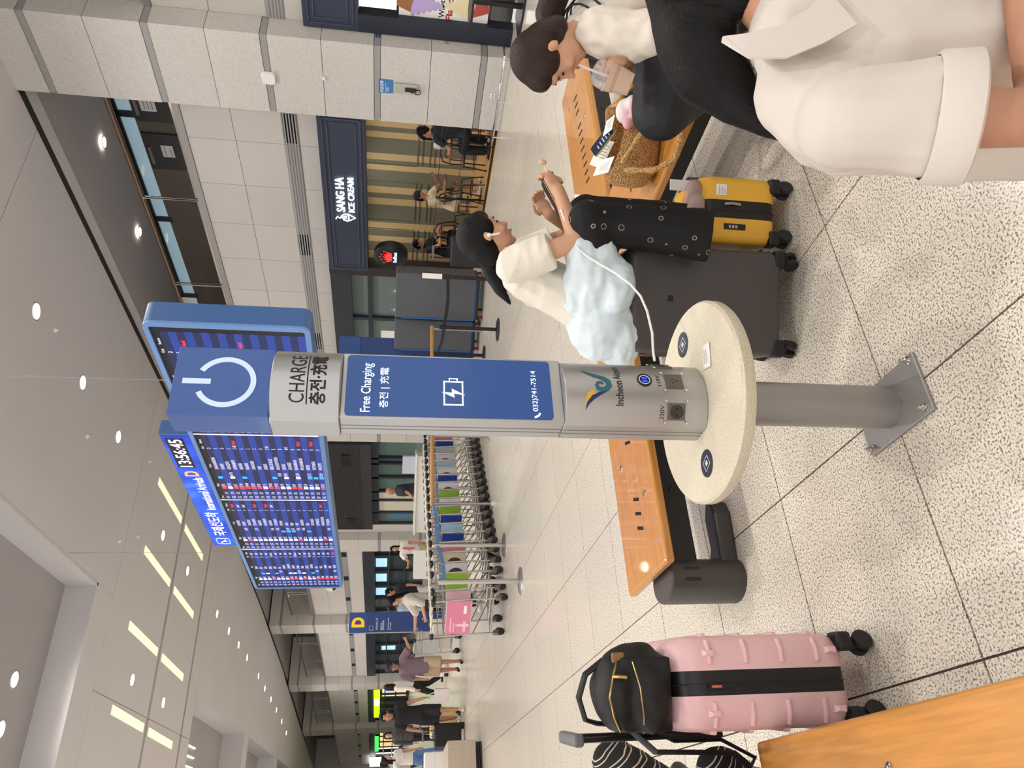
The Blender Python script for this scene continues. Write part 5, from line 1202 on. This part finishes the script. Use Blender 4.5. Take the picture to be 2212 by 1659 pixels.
person('man in a cap, purple shirt and beige shorts', J, dict(s=.96, hs=1.18, top=C_PUR, bottom=C_BEI, leg=.95, shoe=S_BLK, skin=M_SKIN2, hem=-.3, botname='shorts', loose=.04, hair='short', cap=C_NAVY, sleeve=.95))
J = stand(3.45, 21.4, 150, 1.66, .12, aL=((-.1, .15, -1), (.2, .05, -1)), hd=-60)
person('woman in grey top and black trousers walking with long brown hair', J, dict(s=.97, fem=True, top=C_WHT, bottom=C_BLK, shoe=S_BLK, hair='long', hairm=M_HAIRN, sleeve=1.9, hem=-.05))
suitcase('suitcase', 'white cabin suitcase beside the woman with long brown hair', (3.72, 20.6, 0), R(-5), .38, .25, .55, M_WHITE, handle=.35, band=.03)
J = stand(3.5, 13.0, 172, 1.62, .05, aL=((.35, .35, -.8), (.7, -.4, -.2)), aR=((.7, .45, -.55), (.85, .25, .0)), hd=35, look=18)
person('woman in a white shirt with crossbody bag beside the trolleys', J, dict(s=.95, fem=True, top=cl('white_print', 'CFC7BC', var=.25, vs=60), bottom=C_BLK, shoe=S_WHT, hair='long', sleeve=1.05, hem=-.35, loose=.03))
cb = thing('crossbody_bag', 'small black crossbody bag on the woman in the white shirt', 'bag', (3.36, 12.86, .86), R(-30)); MB().box(-.09, .09, -.03, .03, 0, .13).build('pouch', M_CLOTHK, cb, 0, .012)
MB().tube([(-.08, 0, .12), (-.02, .06, .3), (.1, .1, .46), (.16, .12, .52)], .006, 6).build('strap', M_CLOTHK, cb)
# background group
J = stand(5.45, 19.5, -140, 1.70, .04, aR=((.2, .2, -1), (.7, .3, -.3)), hd=-30)
person('man in a black T-shirt behind the blue belt', J, dict(s=.98, top=C_BLK, bottom=cl('print_pale', 'C9CCD0', var=.15, vs=20), shoe=S_WHT, hair='short', skin=M_SKIN2))
J = stand(4.95, 19.2, 60, 1.62, .05)
person('woman in a pale jacket with a black shoulder bag, seen from behind', J, dict(s=.95, fem=True, top=C_LBL, bottom=C_BLK, shoe=S_BLK, hair='bun', hairm=M_HAIRN, sleeve=1.9, hem=-.2))
J = stand(6.75, 19.9, -130, 1.60, .0, aR=((.5, .5, -.6), (.9, .2, .1)), hd=10)
person('woman with a colourful scarf at the pale door panel', J, dict(s=.95, fem=True, top=C_WHT, bottom=C_BEI, shoe=S_WHT, hair='long', sleeve=.6, loose=.03))
b = MB(); z0 = J['nek']; b.tube([z0+V3((.07, .0, -.02)), z0+V3((-.02, -.09, -.12)), z0+V3((-.05, -.12, -.28)), z0+V3((-.03, -.13, -.42))], [.03, .04, .035, .02], 8)
tag(b.build('scarf', mat('scarf_mix', 'D8697A', .7, var=.5, vs=25)), 'colourful pink and yellow scarf on the woman at the pale door', 'scarf')
J = stand(8.1, 18.95, 175, 1.76, .0, aL=((.5, .15, -.8), (.6, -.2, -.6)), lean=.02, look=15)
person('bald heavy man in a navy T-shirt leaning on the white counter', J, dict(s=1.1, top=C_NAVY, bottom=C_NAVY, shoe=S_BLK, hair='bald', skin=M_SKIN2, loose=.05))
# far left
J = stand(1.55, 19.5, -60, 1.66, .08, aR=((.3, .9, -.3), (.4, .5, .2)), hd=30)
person('woman in a cropped white top and blue jeans', J, dict(s=.95, hs=1.05, fem=True, top=C_WHT, bottom=C_JEAN, shoe=S_WHT, hair='long', wide=True, hem=.12, sleeve=.5))
J = stand(1.75, 23.5, 20, 1.7, .05); person('person in a grey striped shirt behind the blue belt', J, dict(s=1., top=cl('stripe_grey', '8C8884', var=.3, vs=40), bottom=C_NAVY, shoe=S_BLK, hair='short'))
J = stand(1.15, 21.5, 90, 1.62, .05); person('woman in white with dark hair beside the large white suitcase', J, dict(s=.95, fem=True, top=C_WHT, bottom=C_BLK, shoe=S_BLK, hair='bob'))
J = stand(2.35, 22.3, -110, 1.64, .06, hd=10); person('person in a dark bow hat behind the man in black', J, dict(s=.95, fem=True, top=cl('stripe_dark', '3A3838', var=.4, vs=40), bottom=C_BLK, shoe=S_BLK, hair='bob', sleeve=1.8))
suitcase('suitcase', 'large white suitcase with silver buckles beside the stone plinth', (1.28, 18.2, 0), R(-5), .55, .3, .74, M_WHITE, band=.03, ribs=2)
# seated in the cafe
def sit(x, y, zs, deg, h, lean=.04, aL=None, aR=None, hd=0., look=10., splay=.1, kn=0.):
    J = stand(x, y, deg, h, 0, aL, aR, hd, look, lean); dz = zs+.09*h/1.7-.53*h; f = J['fwd']; l = V3((-f.y, f.x, 0))
    for k in ('pel', 'che', 'nek', 'hed', 'sL', 'sR', 'eL', 'eR', 'wL', 'wR', 'hL', 'hR'): J[k] = J[k]+V3((0, 0, dz))
    for q, s in (('L', 1), ('R', -1)):
        J['k'+q] = J['h'+q]+f*.24*h+l*s*splay*.25*h+V3((0, 0, .01)); J['a'+q] = V3((J['k'+q].x, J['k'+q].y, .075))+f*kn; J['td'+q] = f
    return J
tab = ((.55, .1, -.8), (.9, -.3, -.05))
J = sit(10.72, 8.9, .46, 80, 1.74, .07, tab, tab, 0, 15); person('man in a navy shirt seated with his back to the pillar', J, dict(s=1.02, top=C_NAVY, bottom=C_BLK, shoe=S_BLK, hair='short', skin=M_SKIN2))
J = sit(11.25, 9.62, .46, -120, 1.6, .06, tab, tab, 0, 5); person('woman with short black hair and a pale shirt at the cafe table', J, dict(s=.95, fem=True, top=C_WHT, bottom=C_BEI, shoe=S_WHT, hair='bob'))
J = sit(11.05, 11.1, .46, -75, 1.7, .06, ((.7, .2, -.6), (.7, -.2, .5)), tab, 0, 20); person('person in a navy cap and cream T-shirt at the cafe table', J, dict(s=1., top=C_CRM, bottom=C_BEI, shoe=S_WHT, hair='short', cap=C_NAVY, leg=.9, skin=M_SKIN2))
J = sit(10.9, 12.4, .46, -70, 1.66, .07, tab, tab, 0, 35); person('person in a black top with white sleeve stripes at the cafe table', J, dict(s=.97, top=C_BLK, bottom=C_BLK, shoe=S_BLK, hair='short', skin=M_SKIN2))

# ------------------------------------------------------------------ woman with phone, sitting on the grey suitcase
def nrm(v): return V3(v).normalized()
C_OFFW = mat('cloth_offwhite_knit', 'E2DCCE', .85, bump=.2, bs=220, sheen=.2)
M_PRINT = mat('cloth_black_print', '0E0E10', .8)
T = NT(M_PRINT); tc = T.n('ShaderNodeTexCoord'); vo = T.n('ShaderNodeTexVoronoi', i_Scale=17.); vo.inputs['Randomness'].default_value = .75; T.l(tc.outputs['Object'], vo.inputs['Vector'])
cr_ = T.n('ShaderNodeValToRGB'); cr_.color_ramp.interpolation = 'CONSTANT'; e = cr_.color_ramp.elements; e[0].position = 0; e[0].color = lin('0E0E10'); e[1].position = .155; e[1].color = lin('9A948C')
q = e.new(.195); q.color = lin('0E0E10'); T.l(vo.outputs['Distance'], cr_.inputs[0]); T.l(cr_.outputs[0], T.b.inputs['Base Color'])
f = nrm((RT.x, RT.y, 0)); rgt = V3((f.y, -f.x, 0)); J = {'fwd': f}
J['pel'] = PD(1292, 672, 3.06); J['che'] = PD(1135, 590, 3.06); J['nek'] = PD(1082, 556, 3.06); J['hed'] = PD(1052, 514, 3.03)
J['face'] = nrm(RT*.76-UP*.62+FW*.06); J['hup'] = nrm(RT*.55+UP*.8)
J['sR'] = PD(1108, 572, 2.90); J['sL'] = PD(1108, 560, 3.20)
J['eR'] = PD(1246, 520, 2.84); J['wR'] = PD(1205, 408, 2.92); J['eL'] = PD(1250, 500, 3.2); J['wL'] = PD(1186, 463, 3.08)
J['hdR'] = nrm(-UP*-.5+RT*.75+FW*.15); J['pnR'] = nrm(-RT*.3+UP*.2+FW*.6); J['hdL'] = nrm(RT*.8+UP*.55); J['pnL'] = nrm(-FW*.8+RT*.3)
J['hR'] = J['pel']+rgt*.075+f*.03; J['hL'] = J['pel']-rgt*.075+f*.03
J['kR'] = PD(1272, 480, 2.86); J['kL'] = PD(1266, 466, 3.10); J['aR'] = PD(1478, 505, 2.95); J['aL'] = PD(1470, 470, 3.06); J['tdR'] = nrm(f+rgt*.1); J['tdL'] = nrm(f-V3((0, 0, .1)))
def tail(b):
    pts = [PD(*q) for q in ((1046, 556, 3.06), (1060, 590, 3.06), (1080, 626, 3.04), (1102, 656, 3.02))]; rs = [.026, .032, .026, .008]
    b.ell(pts[0], .028, 10, 8)
    for i in range(3): limb(b, pts[i], pts[i+1], rs[i], rs[i+1])
def pants_extra(b):
    limb(b, J['kR'].lerp(J['aR'], .25), PD(1532, 508, 2.86), .085, .105, RT, 1., .8, flat1=True); limb(b, J['kL'].lerp(J['aL'], .3), PD(1512, 488, 2.99), .08, .085, flat1=True)
    limb(b, PD(1265, 500, 2.9), PD(1275, 560, 2.95), .09, .1)
PW, P, Mx = person('woman with black ponytail looking at her phone on the grey suitcase', J, dict(s=.93, hs=1.03, fem=True, top=C_OFFW, bottom=M_PRINT, leg=1.9, shoe=mat('sandal_taupe', 'A38C86', .6), hair='sleek', hairx=tail, sleeve=.62, hem=.0, loose=.03, botx=pants_extra, base=(1.85, 2.34, .725), curl={'L': 38, 'R': 42}, fold=lambda c: .007*noise.noise(c*8)-.011*abs(noise.noise(V3((c.x*8+3, c.y*8, c.z*17))))), .008)
b = MB(M=Matrix.Translation(-V3((1.85, 2.34, .725)))); b.tube([PD(1038, 556, 3.07)+V3((.03*math.cos(a*.7), .0, .03*math.sin(a*.7)))*.9 for a in range(9)], .007, 6, closed=True); b.build('hair_tie', M_BLACK, PW)
b = MB(M=Matrix.Translation(-V3((1.85, 2.34, .725)))); s_ = .93; c0 = P(.081, .0, -.012); b.ell(c0, (.008, .009, .009), 10, 8); b.tube([c0, P(.079, .02, -.03), P(.078, .034, -.04)], .0042, 8); b.build('earbud', M_WHITE, PW)
# jacket tied round the waist
M_JKT = mat('jacket_pale_blue', 'D2DEE4', .7, bump=.35, bs=25, var=.05, vs=14)
b = MB(M=Matrix.Translation(-V3((1.85, 2.34, .725))))
b.ell(PD(1300, 690, 3.04), (.19, .17, .155)); b.ell(PD(1335, 725, 3.02), (.14, .14, .09)); limb(b, PD(1275, 640, 3.0), PD(1285, 585, 2.92), .145, .12); limb(b, PD(1285, 600, 2.92), PD(1262, 538, 2.88), .12, .085); b.ell(PD(1325, 615, 2.92), (.13, .12, .085)); b.ell(PD(1300, 550, 2.88), (.08, .08, .07))
jk = soft('tied_jacket', b, M_JKT, PW, .009, 3, lambda c: .010*noise.noise(c*7)-.012*abs(noise.noise(V3((c.x*9, c.y*9, c.z*22))))+.004*noise.noise(c*34), .4)
pn = thing('phone', 'dark phone with gold edge held by the woman with the ponytail', 'phone', PD(1190, 428, 2.99))
px_ = nrm(RT*.80+UP*.42+FW*.1); pz_ = nrm(UP*.80-RT*.42); py_ = pz_.cross(px_); mm = Matrix((px_, py_, pz_)).transposed().to_4x4(); mm.translation = pn.location; pn.matrix_world = mm
MB().box(-.078, .078, -.037, .037, -.006, .002).build('case', mat('phone_gold', 'A8905E', .3, .6), pn, 0, .003); MB().box(-.075, .075, -.035, .035, .002, .0035).build('screen', M_BLACK, pn, 0)
sp_ = thing('wooden_spoon', 'small wooden ice cream spoon held beside the phone', 'spoon', PD(1186, 392, 2.93))
a, b_ = PD(1192, 398, 2.93), PD(1170, 345, 2.95); dd = b_-a
bb = MB(M=Matrix.Translation(-sp_.location)); bb.tube([a, a+dd*.5, a+dd*.72], [.004, .005, .006], 8, flat=.4); bb.ell(a+dd*.9, (.011, .011, .017), 12, 8); bb.build('spoon_body', mat('pale_wood', 'D8B98E', .6), sp_)

# ------------------------------------------------------------------ woman drinking from a cup on the side bench
C_JKW = mat('cloth_windbreaker', 'D8CEC2', .55, bump=.3, bs=18)
f = nrm((-RT.x, -RT.y, 0)); rgt = V3((f.y, -f.x, 0)); J = {'fwd': f}
J['pel'] = PD(1450, -30, 2.75); J['che'] = PD(1315, 35, 2.6); J['nek'] = PD(1248, 72, 2.52); J['hed'] = PD(1186, 122, 2.46)
J['face'] = nrm(-RT*.74-UP*.64+FW*.16); J['hup'] = nrm(-RT*.6+UP*.78)
J['sL'] = PD(1298, 72, 2.44); J['sR'] = PD(1305, 50, 2.74)
J['eL'] = PD(1405, 72, 2.36); J['wL'] = PD(1352, 112, 2.42); J['eR'] = PD(1400, 60, 2.8); J['wR'] = PD(1370, 110, 2.7)
J['hdL'] = nrm(-RT*.7+UP*.65); J['pnL'] = nrm(FW*.7-UP*.3); J['hdR'] = nrm(-RT*.7+UP*.4); J['pnR'] = nrm(-FW)
J['hL'] = J['pel']-rgt*.08; J['hR'] = J['pel']+rgt*.08
J['kL'] = PD(1430, 235, 2.62); J['kR'] = PD(1420, 150, 3.0); J['aL'] = PD(1600, 110, 2.8); J['aR'] = PD(1398, 120, 3.35); J['tdL'] = f; J['tdR'] = nrm(f-V3((0, 0, .2)))
def tail2(b):
    pts = [PD(*q) for q in ((1180, 68, 2.52), (1185, 30, 2.54), (1200, -10, 2.52), (1228, -60, 2.5))]; rs = [.03, .048, .05, .03]
    for i in range(3): limb(b, pts[i], pts[i+1], rs[i], rs[i+1])
DB = V3((2.78, 1.45, .42))
DW, P2_, Mx2 = person('woman with brown ponytail sipping an iced coffee', J, dict(s=.95, hs=1.04, fem=True, top=C_JKW, bottom=mat('cloth_black_sat', '14141A', .6), shoe=S_GRY, hair='sleek', hairm=M_HAIRN, hairx=tail2, sleeve=1.9, hem=-.1, loose=.04, topname='jacket', bl=1.3, base=DB, fold=lambda c: .010*noise.noise(c*9)-.014*abs(noise.noise(V3((c.x*16, c.y*16, c.z*9))))+.004*noise.noise(c*28), curl={'L': 45, 'R': 40}), .008)
b = MB(M=Matrix.Translation(-DB))
for k, rr in ((0, .078), (1, .088), (2, .1)):
    c_ = J['nek'].lerp(J['che'], .12+.22*k); ax = (J['che']-J['nek']).normalized(); u_ = ax.cross(FW).normalized(); v_ = ax.cross(u_)
    b.tube([c_+(u_*math.cos(i*.3142)+v_*math.sin(i*.3142))*rr*1.12 for i in range(20)], .004, 5, closed=True)
b.build('collar_stripes', C_NAVY, DW)
cp = thing('coffee_cup', 'clear dome lid cup of iced coffee with a brown sleeve', 'cup', PD(1322, 168, 2.40))
ax = nrm(PD(1286, 157, 2.40)-PD(1358, 184, 2.40)); u_ = ax.cross(FW).normalized(); v_ = ax.cross(u_); mm = Matrix((u_, v_, ax)).transposed().to_4x4(); mm.translation = cp.location; cp.matrix_world = mm
MB().lathe([(.034, -.065), (.042, -.02), (.046, .012)], 24).build('drink', mat('coffee', 'C9A888', .4), cp); MB().lathe([(.0365, -.05), (.0445, -.005)], 24, cap=False).build('sleeve', mat('kraft', 'B98A5E', .7), cp)
MB().lathe([(.035, -.0665), (.0475, .012), (.0495, .014), (.0495, .02), (.046, .022), (.043, .045), (.033, .062), (.012, .068)], 24, cap=False).build('clear_cup', mat('clear_plastic', 'F4F0F4', .1, trans=.75, ior=1.15, alpha=.55), cp)
MB().tube([(.0, 0, -.03), (.0, 0, .07), (.004, .012, .115)], .0042, 8).build('straw', mat('straw_clear', 'E0D8E4', .2, alpha=.8), cp)

# ------------------------------------------------------------------ woman in the white polo shirt, close to the camera
C_POLO = mat('cloth_polo', 'CDC4BB', .8, bump=.06, bs=300)
f = nrm((RT.x, RT.y, 0)); rgt = V3((f.y, -f.x, 0)); J = {'fwd': f}
D0 = 1.18
J['pel'] = PD(2420, 60, 1.22); J['che'] = PD(1860, 110, 1.22); J['nek'] = PD(1690, 45, 1.25); J['hed'] = PD(1535, -85, 1.3)
J['face'] = nrm(RT*.75-UP*.5+FW*.45); J['hup'] = nrm(UP*.85+RT*.35)
J['sR'] = PD(1830, 258, 1.08); J['sL'] = PD(1760, 90, 1.42); J['eR'] = PD(2270, 255, 1.0); J['wR'] = PD(2200, -80, 1.1); J['eL'] = PD(2150, -40, 1.4); J['wL'] = PD(2120, -160, 1.3)
J['hR'] = J['pel']+rgt*.09; J['hL'] = J['pel']-rgt*.09; J['kR'] = J['hR']+f*.4; J['kL'] = J['hL']+f*.4; J['aR'] = V3((J['kR'].x, J['kR'].y, .08)); J['aL'] = V3((J['kL'].x, J['kL'].y, .08)); J['tdR'] = J['tdL'] = f
def longhair(b):
    pts = [PD(*q) for q in ((1478, -60, 1.32), (1487, 20, 1.34), (1503, 90, 1.34), (1530, 150, 1.34), (1590, 212, 1.33), (1655, 268, 1.31), (1725, 314, 1.3))]; rs = [.08, .071, .073, .069, .048, .024, .005]
    for i in range(6): limb(b, pts[i], pts[i+1], rs[i], rs[i+1])
    for k in range(7): limb(b, PD(1560+16*k, 180+13*k, 1.33), PD(1640+17*k, 275+8*k, 1.31), .014, .003)
FB = V3((J['pel'].x, J['pel'].y, .42))
def polo_extra(b):
    limb(b, J['sR'], J['sR'].lerp(J['eR'], .6), .078, .092, FW, .95, 1.0, flat1=True)
    limb(b, PD(1830, 225, 1.22), PD(2250, 240, 1.25), .12, .12); limb(b, PD(1690, 135, 1.23), PD(1730, 200, 1.2), .05, .07); limb(b, PD(1720, 190, 1.2), PD(1815, 270, 1.14), .075, .078); limb(b, PD(1760, 60, 1.24), PD(1980, 60, 1.2), .11, .12)
FWm, P3_, Mx3 = person('woman with long dark hair in a white polo shirt', J, dict(s=.96, fem=True, top=C_POLO, bottom=C_NAVY, shoe=S_WHT, skin=M_SKIN2, hair='sleek', hairm=M_HAIRB, hairx=longhair, sleeve=.6, hem=-.1, loose=.022, base=FB, nk=.6, topx=polo_extra, fold=lambda c: .006*noise.noise(c*7)-.012*max(0, abs(noise.noise(V3((c.x*7+c.z*6, c.y*7, c.z*3))))-.1)), .009)
b = MB(M=Matrix.Translation(-FB)); c_ = J['sR'].lerp(J['eR'], .575); ax = (J['eR']-J['sR']).normalized(); u_ = ax.cross(FW).normalized(); v_ = ax.cross(u_)
b.loft([[c_+ax*t+(u_*math.cos(i*.2618)+v_*math.sin(i*.2618))*r for i in range(24)] for t, r in ((-.04, .084), (-.036, .0905), (.01, .092), (.014, .085))], cap=False); b.build('sleeve_cuff', C_POLO, FWm, 60)
b = MB(M=Matrix.Translation(-FB))                 # polo collar
A_ = [PD(*q) for q in ((1560, 88, 1.17), (1620, 124, 1.125), (1700, 124, 1.10), (1780, 92, 1.09), (1852, 52, 1.085))]; B_ = [PD(*q) for q in ((1562, 78, 1.18), (1610, 72, 1.15), (1680, 55, 1.13), (1740, 22, 1.12), (1790, -22, 1.12))]
b.loft([[p, p+FW*.006, q+FW*.006, q] for p, q in zip(A_, B_)]); b.build('collar', C_POLO, FWm, 60)

# ------------------------------------------------------------------ person in striped trousers, only the knees in view
M_STRP = mat('cloth_zigzag', '141416', .85)
T = NT(M_STRP); tc = T.n('ShaderNodeTexCoord'); wv = T.n('ShaderNodeTexWave', i_Scale=9., i_Distortion=2.2, i_Detail=1.); wv.inputs['Detail Scale'].default_value = .8; mp = T.n('ShaderNodeMapping'); mp.inputs['Rotation'].default_value = (.5, .6, .4); T.l(tc.outputs['Object'], mp.inputs[0]); T.l(mp.outputs[0], wv.inputs['Vector'])
cr_ = T.n('ShaderNodeValToRGB'); e = cr_.color_ramp.elements; e[0].position = .62; e[0].color = lin('121214'); e[1].position = .70; e[1].color = lin('C9BDA8'); q = e.new(.84); q.color = lin('C9BDA8'); q = e.new(.9); q.color = lin('121214'); T.l(wv.outputs['Fac'], cr_.inputs[0]); T.l(cr_.outputs[0], T.b.inputs['Base Color'])
J = sit(-.28, 2.25, .43, 70, 1.66, .03, ((.3, .1, -.9), (.8, -.2, -.2)), ((.3, .1, -.9), (.8, -.2, -.2)), 0, 5, .5)
J['kR'] = PD(1330, 1650, 2.85); J['aR'] = PD(1470, 1690, 3.0); J['kL'] = PD(1560, 1672, 2.6); J['aL'] = PD(1800, 1720, 2.9)
J['hR'] = J['pel']+V3((.08, 0, 0)); J['hL'] = J['pel']-V3((.08, 0, 0))
person('person in black and cream zigzag trousers on the bench by the pink suitcase', J, dict(s=1., fem=True, top=C_BLK, bottom=M_STRP, shoe=S_BLK, hair='bob', leg=1.12, skin=M_SKIN2, loose=.022, bl=1.3), .012)
